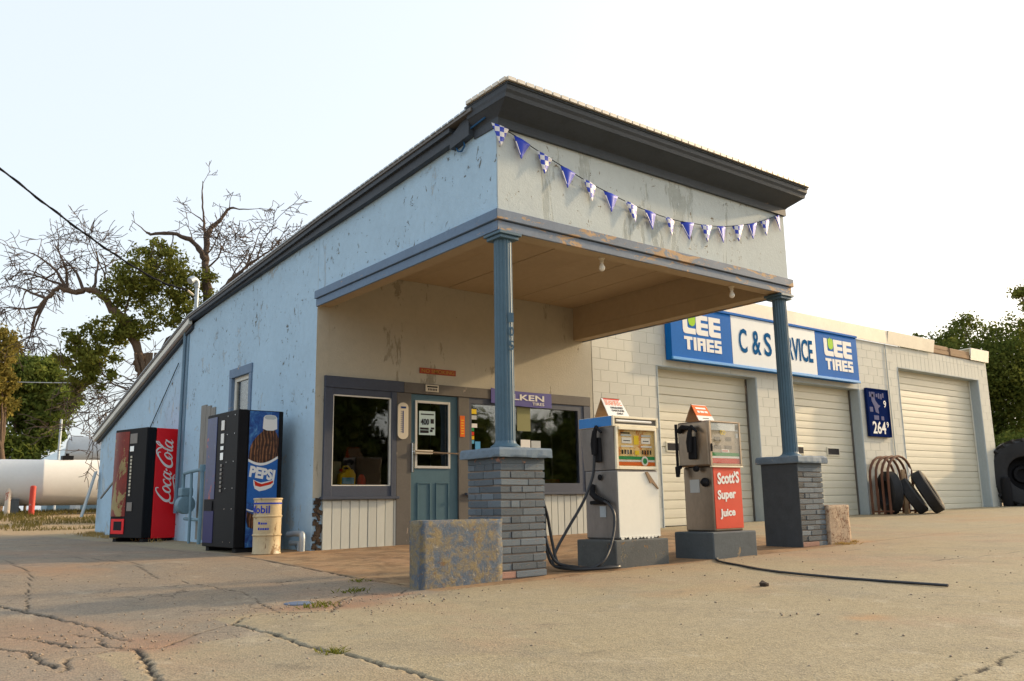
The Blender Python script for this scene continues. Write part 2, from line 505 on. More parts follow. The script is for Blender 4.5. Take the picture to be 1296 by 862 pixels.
# ------------------------------------------------------------------ ground
CRACKS = [  # (polyline, half width, depth)
    ([(-2.56, -8.6), (-2.541, -6.6), (-2.56, -5.6), (-2.54, -5.0), (-2.548, -4.46)], .020, .022),
    ([(-3.62, -2.2), (-3.457, -2.56), (-3.40, -2.75), (-3.356, -2.98), (-3.27, -3.2), (-3.209, -3.54)], .026, .022),
    ([(-3.209, -3.54), (-3.16, -4.0), (-3.19, -4.35), (-3.14, -4.6)], .016, .016),
    ([(-3.505, -4.216), (-3.47, -4.42), (-3.426, -4.64), (-3.305, -4.747), (-3.2, -4.92)], .024, .02),
    ([(-3.30, -4.15), (-3.25, -4.4), (-3.305, -4.747)], .014, .016),
    ([(-3.9, -4.1), (-3.704, -4.435), (-3.632, -4.634), (-3.6, -5.2)], .020, .018),
    ([(-3.95, -3.3), (-3.78, -3.72), (-3.505, -4.216)], .012, .012),
    ([(-3.60, -5.35), (-3.498, -5.009), (-3.3, -4.93), (-3.202, -4.918), (-3.078, -4.937)], .014, .014),
    ([(-3.202, -4.918), (-3.24, -5.2), (-3.303, -5.575), (-3.38, -6.1), (-3.36, -6.9)], .022, .02),
    ([(-2.548, -4.462), (-2.80, -4.624), (-3.078, -4.937)], .012, .012),
    ([(-2.548, -4.462), (-2.381, -4.232), (-2.153, -4.14), (-1.935, -4.415), (-1.7, -4.1), (-1.598, -3.905), (-1.40, -3.72), (-1.301, -3.57), (-1.159, -3.902), (-.97, -3.72)], .014, .014),
    ([(-1.02, 3.4), (-.95, 1.0), (-.897, -.077), (-.888, -1.125), (-.865, -2.371), (-.783, -3.5), (-.80, -3.8)], .022, .018),
    ([(-2.2, -8.2), (-1.242, -7.942), (-.592, -7.898), (.6, -7.82), (3, -7.7)], .010, .010),
    ([(3.094, -5.695), (4.4, -5.909), (7.5, -6.3)], .010, .008),
    ([(-.80, -4.02), (1.0, -4.06), (3.0, -4.03), (4.9, -3.98), (9, -3.9), (18, -3.6)], .010, .010),
    ([(.3, -4.25), (.55, -4.45), (.62, -4.62)], .008, .008),
    ([(-2.3, 1.8), (-2.0, -.2), (-2.2, -1.6), (-1.9, -2.9), (-2.153, -4.14)], .010, .010),
    ([(-3.3, 4.5), (-2.9, 1.5), (-3.0, -.8), (-3.35, -2.9)], .010, .010),
]

def make_ground():
    def axis(lo, hi, step, far):
        a = list(np.arange(lo, hi, step))
        s = step; x = hi
        while x < far:
            a.append(x); s *= 1.16; x += s
        a.append(far)
        s = step; x = lo - step; b = []
        while x > -far:
            b.append(x); s *= 1.16; x -= s
        b.append(-far)
        return np.array(b[::-1] + a)
    xs = axis(-4.5, 2.6, .0145, 700); ys = axis(-8.4, -2.4, .0145, 700)
    X, Y = np.meshgrid(xs, ys, indexing='xy')
    Z = gz(X, Y)
    jx = X + .07 * (fbm(X * 5, Y * 5, 3) - .5) + .045 * (fbm(X * 24, Y * 24, 5) - .5)
    jy = Y + .07 * (fbm(X * 5, Y * 5, 11) - .5) + .045 * (fbm(X * 24, Y * 24, 9) - .5)
    crack = np.zeros_like(X)
    dip = np.zeros_like(X)
    near = (np.abs(X) < 20) & (Y > -12) & (Y < 6)
    xn, yn = jx[near], jy[near]
    wv = .55 + .9 * fbm(X[near] * 3, Y[near] * 3, 21)
    cr = np.zeros_like(xn); dp = np.zeros_like(xn)
    for pl, hw, dep in CRACKS:
        for (ax, ay), (bx, by) in zip(pl[:-1], pl[1:]):
            L2 = (bx - ax) ** 2 + (by - ay) ** 2
            t = np.clip(((xn - ax) * (bx - ax) + (yn - ay) * (by - ay)) / L2, 0, 1)
            d = np.hypot(xn - ax - t * (bx - ax), yn - ay - t * (by - ay))
            v = np.clip(1 - d / (hw * wv * .70), 0, 1)
            cr = np.maximum(cr, np.clip(v * 3.2, 0, 1))
            dp = np.maximum(dp, np.clip(v * 3.0, 0, 1) * dep * .62)
    crack[near] = cr; dip[near] = dp
    Z = Z - dip + .012 * (fbm(X * .9, Y * .9, 31) - .47) + .006 * (fbm(X * 3.3, Y * 3.3, 37) - .47) * ss(60, 20, np.hypot(X + 4, Y + 9))
    # zones: old asphalt to the left, crumbled patch, slab under the canopy, dirt behind
    wob = .35 * (fbm(X * 1.4, Y * 1.4, 41) - .47)
    asph = np.where(X < -2.55, 1.0, ss(-4.25, -4.0, Y + wob * .6)) * np.where(X > -.85, 1 - ss(-.9, -.8, X), 1.0)
    asph = np.where((X < -2.55) & (Y < -4.95) & (X > -3.4 + wob * .3), .25, asph)
    px_, py_ = X + wob, Y + wob * .7
    crumb = np.exp(-(((px_ + 1.75) / .42) ** 2 + ((py_ + 4.1) / .30) ** 2) ** 2) + np.exp(-(((px_ + 1.2) / .22) ** 2 + ((py_ + 3.85) / .16) ** 2) ** 2) + .8 * np.exp(-(((px_ + 3.05) / .16) ** 2 + ((py_ + 4.75) / .35) ** 2) ** 2) + .5 * np.exp(-(((px_ + 3.45) / .35) ** 2 + ((py_ + 4.0) / .8) ** 2) ** 2)
    crumb = np.clip(crumb, 0, 1)
    Z = Z - .008 * crumb
    slab = ss(-.9, -.8, X) * (1 - ss(5.0, 5.6, X)) * ss(-4.05, -3.98, Y) * (1 - ss(.3, .6, Y))
    stain = np.clip(.75 * slab + .40 * np.exp(-((Y + 3.9) / .8) ** 2) * ss(-.9, .2, X) * ss(9, 4, X) + .8 * ss(.56, .75, fbm(X * .55, Y * .55, 51)) * (Y < 8) + np.exp(-(((X + .12) / .13) ** 2 + ((Y + 6.96) / .10) ** 2) ** 1.2), 0, 1)
    dirt = np.maximum(ss(9.5, 12.5, Y + 1.2 * wob), np.maximum(ss(19, 22, X + wob), np.maximum(ss(-16, -20, Y), ss(-12, -16, X))))
    n1, n2 = X.shape
    idx = np.arange(n1 * n2).reshape(n1, n2)
    F = np.stack([idx[:-1, :-1], idx[:-1, 1:], idx[1:, 1:], idx[1:, :-1]], -1).reshape(-1, 4)
    me = np_mesh('ground', np.stack([X, Y, Z], -1).reshape(-1, 3), F)
    me.polygons.foreach_set('use_smooth', np.ones(len(F), bool))
    for nm, arr in (('zone', np.stack([asph, crack, stain, np.ones_like(X)], -1)), ('zone2', np.stack([crumb, dirt, slab, np.ones_like(X)], -1))):
        at = me.color_attributes.new(nm, 'FLOAT_COLOR', 'POINT')
        at.data.foreach_set('color', arr.reshape(-1).astype(np.float32))
    t = NT('lot_surface')
    A = t.n('ShaderNodeAttribute'); A.attribute_name = 'zone'
    B = t.n('ShaderNodeAttribute'); B.attribute_name = 'zone2'
    sa = t.n('ShaderNodeSeparateColor'); t.l(A.outputs['Color'], sa.inputs[0])
    sb = t.n('ShaderNodeSeparateColor'); t.l(B.outputs['Color'], sb.inputs[0])
    big = t.noise(.9, 5, .6); med = t.noise(7, 6, .7); fine = t.noise(95, 4, .7); vfine = t.noise(260, 3, .7)
    vor = t.n('ShaderNodeTexVoronoi'); vor.inputs['Scale'].default_value = 110; t.l(t.co(), vor.inputs['Vector'])
    conc = t.mix(med, (.25, .205, .125), (.365, .30, .188))
    conc = t.mix(t.ramp(big, [(.35, g3(0)), (.65, g3(1))]), conc, t.mix(.5, conc, (.29, .25, .175)))
    asph_c = t.mix(med, (.215, .165, .115), (.33, .255, .175))
    asph_c = t.mix(t.ramp(big, [(.4, g3(0)), (.6, g3(1))]), asph_c, t.mix(.55, asph_c, (.20, .18, .15)))
    c = t.mix(sa.outputs[0], conc, asph_c)
    # broad bands of pinkish and olive wear, and hairline crazing of the old asphalt
    bandn = t.noise(.42, 6, .7, (1.0, .55, 1))
    c = t.mix(t.math('MULTIPLY', t.ramp(bandn, [(.50, g3(0)), (.62, g3(1))]), .55), c, t.mix(med, (.27, .17, .115), (.36, .24, .16)))
    c = t.mix(t.math('MULTIPLY', t.ramp(t.noise(.63, 6, .7, (.7, 1, 1)), [(.54, g3(0)), (.68, g3(1))]), .5), c, t.mix(med, (.19, .18, .14), (.29, .265, .20)))
    wob = t.n('ShaderNodeVectorMath', operation='ADD')
    nz = t.n('ShaderNodeTexNoise'); nz.inputs['Scale'].default_value = 3.5; nz.inputs['Detail'].default_value = 6; t.l(t.co(), nz.inputs['Vector'])
    sc_ = t.n('ShaderNodeVectorMath', operation='SCALE'); sc_.inputs['Scale'].default_value = .45; t.l(nz.outputs['Color'], sc_.inputs[0])
    t.l(t.co(), wob.inputs[0]); t.l(sc_.outputs[0], wob.inputs[1])
    hv = t.n('ShaderNodeTexVoronoi', feature='DISTANCE_TO_EDGE'); hv.inputs['Scale'].default_value = 2.1; t.l(wob.outputs[0], hv.inputs['Vector'])
    hair = t.ramp(hv.outputs['Distance'], [(.004, g3(1)), (.013, g3(0))])
    hair = t.math('MULTIPLY', hair, t.math('MULTIPLY', t.math('MULTIPLY', sa.outputs[0], t.math('SUBTRACT', 1.0, sb.outputs[1])), t.ramp(t.noise(1.1, 4), [(.46, g3(0)), (.58, g3(1))])))
    c = t.mix(t.math('MULTIPLY', hair, .8), c, (.06, .05, .04))
    wear = t.noise(1.15, 9, .74, (1.0, .6, 1), .7)
    c = t.mix(t.math('MULTIPLY', t.ramp(wear, [(.52, g3(0)), (.60, g3(1))]), .32), c, t.mix(med, (.145, .125, .095), (.24, .205, .155)))
    c = t.mix(t.math('MULTIPLY', t.ramp(t.noise(2.6, 9, .75, (1, .7, 1), .5), [(.56, g3(0)), (.63, g3(1))]), .35), c, t.mix(med, (.36, .315, .23), (.46, .40, .30)))
    agg = t.ramp(vor.outputs['Color'], [(.1, g3(.62)), (.5, g3(1.0)), (.95, g3(1.28))])
    c = t.mix(.75, c, t.mix(1.0, c, agg, 'MULTIPLY'))
    spk = t.ramp(fine, [(.27, g3(.55)), (.38, g3(1)), (.66, g3(1)), (.76, g3(1.25))])
    c = t.mix(.8, c, t.mix(1.0, c, spk, 'MULTIPLY'))
    orange = t.mix(fine, (.30, .15, .065), (.43, .24, .11))
    c = t.mix(t.math('MULTIPLY', sa.outputs[2], t.ramp(med, [(.3, g3(.3)), (.7, g3(.95))])), c, orange)
    cr_c = t.mix(fine, (.17, .095, .055), (.40, .27, .17))
    cr_c = t.mix(t.ramp(vor.outputs['Color'], [(.3, g3(0)), (.7, g3(1))]), cr_c, (.30, .17, .11))
    c = t.mix(t.math('MULTIPLY', sb.outputs[0], t.ramp(med, [(.25, g3(.4)), (.6, g3(1))])), c, cr_c)
    # damp and oily patches on the slab under the canopy
    c = t.mix(t.math('MULTIPLY', sb.outputs[2], t.ramp(t.noise(2.3, 7, .7, (1, 1.2, 1), .6), [(.44, g3(0)), (.60, g3(.75))])), c, t.mix(med, (.105, .065, .038), (.20, .125, .07)))
    # oil spots
    oil = t.ramp(t.noise(1.9, 6, .65, (1, 1.3, 1)), [(.62, g3(0)), (.74, g3(.55))])
    c = t.mix(oil, c, (.09, .075, .06))
    drt = t.mix(med, (.30, .21, .12), (.42, .31, .18))
    c = t.mix(sb.outputs[1], c, drt)
    c = t.mix(sa.outputs[1], c, t.mix(fine, (.016, .014, .012), (.06, .047, .034)))
    t.l(c, t.b.inputs['Base Color'])
    t.b.inputs['Roughness'].default_value = .9
    t.b.inputs['Specular IOR Level'].default_value = .25
    h = t.math('ADD', t.math('MULTIPLY', fine, .7), t.math('MULTIPLY', vor.outputs['Distance'], 1.2))
    h = t.math('ADD', h, t.math('MULTIPLY', med, 1.6))
    h = t.math('SUBTRACT', h, t.math('MULTIPLY', hair, 1.5))
    h = t.math('MULTIPLY', h, t.math('ADD', 1.0, t.math('MULTIPLY', sb.outputs[0], 1.5)))
    h = t.math('ADD', h, t.math('MULTIPLY', vfine, .25))
    t.bump(h, .38, .006)
    tag(link('ground', me, t.m), 'cracked pale concrete and asphalt forecourt with dirt beyond', None, kind='structure')
make_ground()

# ------------------------------------------------------------------ office building with its canopy
X1 = 4.344          # width of the office and canopy
YF = -3.66          # front of the canopy
office = thing('filling_station', 'sky-tinted and cream stucco filling station with a square canopy on two brick piers', 'building', (0, 0, .1))

def sttop(y):   # top of the stucco on the left side
    return np.interp(y, [-3.66, -2.97, -1.45, .56, 2.76, 4.7, 10.55], [4.09, 4.046, 3.963, 3.881, 3.77, 3.66, 2.10])
# left wall, with the small window left open
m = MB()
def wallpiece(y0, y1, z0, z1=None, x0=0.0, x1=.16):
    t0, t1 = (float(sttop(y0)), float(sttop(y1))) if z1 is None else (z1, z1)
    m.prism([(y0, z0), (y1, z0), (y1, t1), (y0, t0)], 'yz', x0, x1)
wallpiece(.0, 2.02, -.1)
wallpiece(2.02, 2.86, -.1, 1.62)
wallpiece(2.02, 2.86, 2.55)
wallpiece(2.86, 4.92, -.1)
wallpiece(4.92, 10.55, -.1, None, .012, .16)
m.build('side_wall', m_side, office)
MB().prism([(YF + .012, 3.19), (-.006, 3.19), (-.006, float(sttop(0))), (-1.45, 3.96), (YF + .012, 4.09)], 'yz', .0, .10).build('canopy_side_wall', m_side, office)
# front stucco of the canopy and of the office
MB().box(.004, X1, YF, YF + .0115, 3.19, 4.10).box(.101, X1, YF + .0118, YF + .10, 3.19, 4.10).build('canopy_front_wall', m_front, office)
MB().prism([(YF + .1, 3.19), (0, 3.19), (0, 3.88), (YF + .1, 4.08)], 'yz', X1 - .10, X1).build('canopy_side_wall', m_front, office)
m = MB()
m.box(.161, 4.53, 0, .20, 2.17, 3.90)
m.box(.161, .165, 0, .20, -.05, 2.17)
m.box(4.43, 4.53, 0, .20, -.05, 2.168)
m.box(.0, .16, -.004, -.0005, .72, 3.52)
m.build('front_wall', m_porch, office)
# beams under the canopy
m = MB()
m.box(0.004, .17, YF + .004, -.004, 3.022, 3.188)
m.box(.171, X1 - .171, YF + .004, YF + .17, 3.022, 3.188)
m.box(X1 - .17, X1 - .004, YF + .004, -.004, 3.022, 3.188)
m.box(.10, .168, YF + .1, -.004, 3.19, 3.53)
m.box(X1 - .168, X1 - .101, YF + .1, -.004, 3.19, 3.53)
m.box(.17, X1 - .17, YF + .101, YF + .168, 3.19, 3.53)
m.build('beam', m_soffit, office)
# soffit sheets, each its own board
sof = MB().box(.10, X1 - .10, YF + .1, -.005, 3.545, 3.57).build('soffit', m_soffit, office)
xs_ = [.17, .74, 1.32, 1.90, 2.47, 3.05, 3.63, X1 - .17]
for a, b in zip(xs_[:-1], xs_[1:]):
    dz = RND.uniform(-.004, .004)
    MB().box(a + .004, b - .004, YF + .172, -.006, 3.52 + dz, 3.538).build('soffit_board', m_soffit, sof, bevel=.002)
# trim: an upper and a lower band round three sides
for (z0, z1, pr) in ((3.105, 3.20, .045), (3.010, 3.101, .022)):
    MB().box(-pr, 0.002, YF - pr + .001, .0, z0, z1).build('trim_board', m_trimside, office, bevel=.004)
    MB().box(-pr + .001, X1 + pr, YF - pr, YF + .002, z0 + .001, z1 - .001).build('trim_board', m_trim, office, bevel=.004)
    MB().box(X1 - .002, X1 + pr - .001, YF + .003, .0, z0, z1).build('trim_board', m_trim, office, bevel=.004)
# cornice
K_ = .36
prf = [(-.02, 3.99), (.035, 3.99), (.035, 4.075), (.06, 4.09), (.24, 4.165), (.255, 4.165), (.265, 4.20), (.285, 4.225), (.29, 4.268), (-.02, 4.268)]
def sweep(pf, yback):
    b = MB(); n = len(pf)
    for (o, z) in pf: b.v.append((-o * K_, yback, z))
    for (o, z) in pf: b.v.append((-o * K_, YF - o, z))
    for (o, z) in pf: b.v.append((X1 + o * K_, YF - o, z))
    for (o, z) in pf: b.v.append((X1 + o * K_, yback, z))
    for r_ in range(3):
        for i in range(n):
            j = (i + 1) % n
            b.f.append((r_ * n + i, r_ * n + j, (r_ + 1) * n + j, (r_ + 1) * n + i))
    b.f += [tuple(range(n)), tuple(range(4 * n - 1, 3 * n - 1, -1))]
    return b
cor = sweep(prf, YF + .34).build('cornice', m_slate, office)
MB().box(-.108, X1 + .112, YF - .302, YF + .36, 4.270, 4.291).build('fascia_strip', m_slate, cor)
MB().prism([(YF + .341, 4.02), (YF + .66, 3.985), (YF + .66, 4.10), (YF + .52, 4.16), (YF + .341, 4.262)], 'yz', -.072, -.002).build('end_board', m_slate, cor)

# roof: one gently and one steeply sloping sheet
rl = [(-3.42, 4.245), (-.24, 4.075), (4.62, 3.735), (10.75, 2.20)]
roof = MB()
roof.prism([(y, z - .035) for y, z in rl] + [(y, z) for y, z in rl[::-1]], 'yz', -.12, X1 + .12)
roof = roof.build('roof', m_roofedge, office)
MB().box(-.118, X1 + .128, YF - .315, YF + .32, 4.294, 4.312).build('roof_sheet', m_roofmetal, roof)
# raised ends of the sheets along the front edge
tabm = MB().box(-.043, .043, -.012, .012, -.002, .032)
tab0 = None
def tab(x, y, z, rz=0.0):
    global tab0
    if tab0 is None:
        tab0 = tabm.build('roof_tab', m_roofmetal, roof, world=False)
        o = tab0
    else:
        o = tab0.copy(); COL.objects.link(o); o.parent = roof
    o.location = (x - office.location.x, y, z - office.location.z); o.rotation_euler = (0, 0, rz)
for k in range(44):
    tab(-.07 + k * .1035, YF - .319, 4.29)
for k in range(6):
    tab(-.121, YF - .26 + k * .1035, 4.29, math.pi / 2)
m = MB()
y = -3.35
while y < 10.6:
    z = float(np.interp(y, [p[0] for p in rl], [p[1] for p in rl])); z2 = float(np.interp(y + .085, [p[0] for p in rl], [p[1] for p in rl]))
    m.prism([(y, z - .006), (y + .085, z2 - .006), (y + .085, z2 + .010), (y, z + .010)], 'yz', -.132, -.110)
    y += .1035
o = m.build('roof_edge', m_galv, roof); o['kind'] = 'stuff'
# rake boards down the left side
for (ya, yb, th, mt) in ((-3.04, 4.62, .0, m_slate),):
    pts = [(yy, float(np.interp(yy, [p[0] for p in rl], [p[1] for p in rl])) - .037) for yy in (ya, -.24, yb)]
    low = [(yy, float(sttop(yy)) - .01) for yy in (yb, .56, -1.45, ya)]
    MB().prism(pts + low, 'yz', -.07, -.002).build('rake_board', mt, roof)
    pts2 = [(a, b) for a, b in pts]
    MB().prism(pts2 + [(a, b - .05) for a, b in pts2[::-1]], 'yz', -.105, -.071).build('rake_moulding', mt, roof)
MB().prism([(4.63, 3.69), (10.74, 2.162), (10.74, 2.07), (4.63, 3.60)], 'yz', -.11, -.05).build('rake_board', m_white, roof)
MB().prism([(4.66, 3.597), (10.7, 2.085), (10.7, 2.02), (4.66, 3.53)], 'yz', -.05, .011).build('rake_board', m_slate, roof)
# rear and right walls so that the shell is closed
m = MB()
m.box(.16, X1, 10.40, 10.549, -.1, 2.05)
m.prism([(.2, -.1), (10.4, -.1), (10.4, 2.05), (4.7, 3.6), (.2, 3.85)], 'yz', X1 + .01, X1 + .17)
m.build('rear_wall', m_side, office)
# corner board and rotted corner
MB().box(-.018, .02, 4.86, 4.95, .6, 3.64).build('corner_board', m_pipeblue, office, bevel=.004)
rr_ = random.Random(3)
m = MB()
for k in range(26):
    z = .02 + k * .027
    w = rr_.uniform(.02, .10)
    m.obox((rr_.uniform(.03, .09), -.012 + rr_.uniform(-.012, .008), z), (w * .45, .012, .022), Matrix.Rotation(rr_.uniform(-.5, .5), 3, 'Y'))
m.build('rotted_corner', m_rot, office)

# front frame of boards around door and windows
FR = MB()
def fbox(name, x0, x1, z0, z1, y0=-.035, y1=.0, mt=m_framebrown, bev=.004, par=office):
    return MB().box(x0, x1, y0, y1, z0, z1).build(name, mt, par, bevel=bev)
fbox('header_board', .11, 1.20, 2.035, 2.175, -.045, .05, m_frame)
fbox('header_board', 1.203, 4.44, 2.035, 2.172, -.045, .05, m_framebrown)
fbox('post', .11, .222, .73, 2.033, -.04, .05, m_frame)
fbox('post', 1.025, 1.10, .73, 2.033, -.04, .05, m_frame)
fbox('post', 1.103, 1.315, .10, 2.033, -.036, .05, m_framebrown)
fbox('post', 2.045, 2.22, .10, 2.033, -.036, .05, m_framebrown)
fbox('post', 4.30, 4.44, .735, 2.033, -.04, .05, m_frame)
fbox('threshold', 1.31, 2.05, .08, .15, -.12, .06, m_island)
# window beside the door
w1 = MB().box(.222, 1.025, -.030, .05, 1.955, 2.033).build('window', m_frame, office)
MB().box(.222, 1.025, -.030, .05, .735, .86).build('frame_rail', m_frame, w1)
m = MB()
m.box(.222, .236, -.026, .02, .872, 1.955); m.box(1.012, 1.025, -.026, .02, .872, 1.955); m.box(.2225, 1.0245, -.026, .02, .860, .8715); m.box(.2225, 1.0245, -.026, .02, 1.940, 1.9548)
m.build('bead', m_white, w1)
MB().box(.236, 1.012, .0, .006, .872, 1.94).build('pane', m_glass, w1)
fbox('sill', .085, 1.125, .70, .733, -.085, .02, m_frame, .004, w1)
# broad window right of the door
w2 = MB()
w2 = w2.box(2.22, 4.30, -.030, .05, 1.955, 2.033).build('window', m_frame, office)
for q_ in ((2.22, 4.30, .769, .895), (2.22, 2.262, .896, 1.954), (4.19, 4.30, .896, 1.954)):
    MB().box(q_[0], q_[1], -.030, .05, q_[2], q_[3]).build('frame_rail', m_frame, w2)
MB().box(2.262, 4.19, .0, .006, .896, 1.954).build('pane', m_glass, w2)
fbox('sill', 2.14, 4.36, .735, .768, -.085, .02, m_frame, .004, w2)
# vertical boards below the windows
def boards(x0, x1, z0, z1, n):
    p = MB().box(x0, x1, -.012, .04, z0 - .05, z1).build('panel', m_board, office)
    st = (x1 - x0) / n
    src = MB().box(-st / 2 + .004, st / 2 - .004, -.014, .0, 0, z1 - z0).build('board', m_board, p, world=False, bevel=.004)
    for k in range(n):
        o = src if k == 0 else src.copy()
        if k:
            COL.objects.link(o); o.parent = p
        o.location = (x0 + (k + .5) * st, -.0135 - RND.uniform(0, .003), z0 - office.location.z + RND.uniform(-.012, .004))
boards(.12, 1.19, .11, .70, 9)
boards(2.19, 4.36, .14, .735, 18)
# door
door = MB()
dx0, dx1, dz0, dz1 = 1.318, 2.042, .15, 2.03
gx0, gx1, gz0, gz1 = 1.40, 1.90, 1.10, 1.93
door.box(dx0, gx0, -.01, .035, dz0, dz1); door.box(gx1, dx1, -.01, .035, dz0, dz1)
door.box(gx0, gx1, -.01, .035, dz0, gz0); door.box(gx0, gx1, -.01, .035, gz1, dz1)
door = door.build('door', m_door, office)
m = MB()
for (a, b, c, d_) in ((gx0 - .02, gx0 + .012, gz0 - .02, gz1 + .02), (gx1 - .012, gx1 + .02, gz0 - .02, gz1 + .02), (gx0 + .0125, gx1 - .0125, gz0 - .02, gz0 + .012), (gx0 + .0125, gx1 - .0125, gz1 - .012, gz1 + .02)):
    m.box(a, b, -.026, -.011, c, d_)
m.build('glazing_frame', m_galvpale, door, bevel=.003)
MB().box(gx0, gx1, .008, .014, gz0, gz1).build('pane', m_glass, door)
for a, b in ((1.42, 1.62), (1.70, 1.90)):
    m = MB()
    for (x0, x1, z0, z1) in ((a, b, .26, .275), (a, b, .885, .90), (a, a + .015, .276, .884), (b - .015, b, .276, .884)):
        m.box(x0, x1, -.02, -.0095, z0, z1)
    m.build('panel_moulding', m_door, door, bevel=.003)
h = MB().tube([(1.345, -.07, 1.29), (2.01, -.07, 1.275)], .011, 8).build('push_bar', m_chrome, door, smooth=True)
MB().box(1.36, 1.62, -.075, -.03, 1.26, 1.31).build('bar_plate', m_porcelain, h, bevel=.004)
MB().box(1.322, 1.352, -.05, -.011, 1.03, 1.40).build('handle', m_chrome, door, bevel=.004)
# small window high in the left wall
ws = MB()
ws = ws.box(-.021, .05, 2.01, 2.87, 2.47, 2.60).build('window', m_trimside, office, bevel=.004)
for q_ in ((2.02, 2.11, 1.661, 2.469), (2.77, 2.86, 1.661, 2.469), (2.01, 2.87, 1.58, 1.66)):
    MB().box(-.02, .05, q_[0], q_[1], q_[2], q_[3]).build('frame_rail', m_trimside, ws, bevel=.004)
m = MB()
m.box(.03, .07, 2.11, 2.17, 1.66, 2.47); m.box(.03, .07, 2.71, 2.77, 1.66, 2.47); m.box(.03, .07, 2.171, 2.709, 2.41, 2.47)
m.build('sash', m_white, ws)
MB().box(.05, .056, 2.17, 2.71, 1.66, 2.41).build('pane', m_glass, ws)
# old planks over a former door in the left wall
for k, (a, b, zt) in enumerate(((3.42, 3.60, 2.12), (3.605, 3.80, 2.16), (3.806, 4.02, 2.19))):
    MB().box(-.02 - .004 * k, .004, a, b, .16, zt).build('plank', m_greywood, office, bevel=.004)
# room behind the glass
m = MB()
m.box(.162, 4.3, 4.2, 4.25, .1, 3.4); m.box(.162, 4.34, .21, 4.25, .06, .10); m.box(.162, 4.34, .21, 4.25, 3.40, 3.44); m.box(.161, .18, .21, 4.19, .1, 3.4); m.box(4.31, 4.34, .21, 4.19, .1, 3.4)
m.build('room', m_interior, office)
MB().box(2.6, 4.1, 1.7, 2.1, .1, 1.0).build('counter', m_wood, office)

# columns
for ci, cx in enumerate((.11, 4.25)):
    cy = -3.58; zb, zt = 1.085, 3.008
    n = 48
    c = MB()
    prof_ = [(zb + .0, 1.5), (zb + .02, 1.5), (zb + .045, 1.12), (zb + .07, 1.0), (zt - .06, .93)]
    o0 = len(c.v)
    for zz, sc in prof_:
        for k in range(n):
            a = 2 * math.pi * k / n
            r = .088 * sc * (1 - (.075 if k % 3 == 1 else 0) * (1 if zz > zb + .05 else 0))
            c.v.append((cx + r * math.cos(a), cy + r * math.sin(a), zz))
    for i in range(len(prof_) - 1):
        for k in range(n):
            k2 = (k + 1) % n
            c.f.append((i * n + k, i * n + k2, (i + 1) * n + k2, (i + 1) * n + k))
    col = c.build('column', m_column, office)
    MB().box(cx - .105, cx + .105, cy - .105, cy + .105, zt - .06, zt - .028).build('capital', m_column, col, bevel=.004)
    MB().box(cx - .125, cx + .125, cy - .125, cy + .125, zt - .0275, zt).build('abacus', m_column, col, bevel=.004)
    if ci == 0:
        for k, ch in enumerate('105'):
            text(ch, 'numeral', m_column, col, (cx - .045 + .022, cy - .092, 2.185 - k * .125), (.95, -.3, 0), (0, 0, 1), .05, .085, .01, .008)

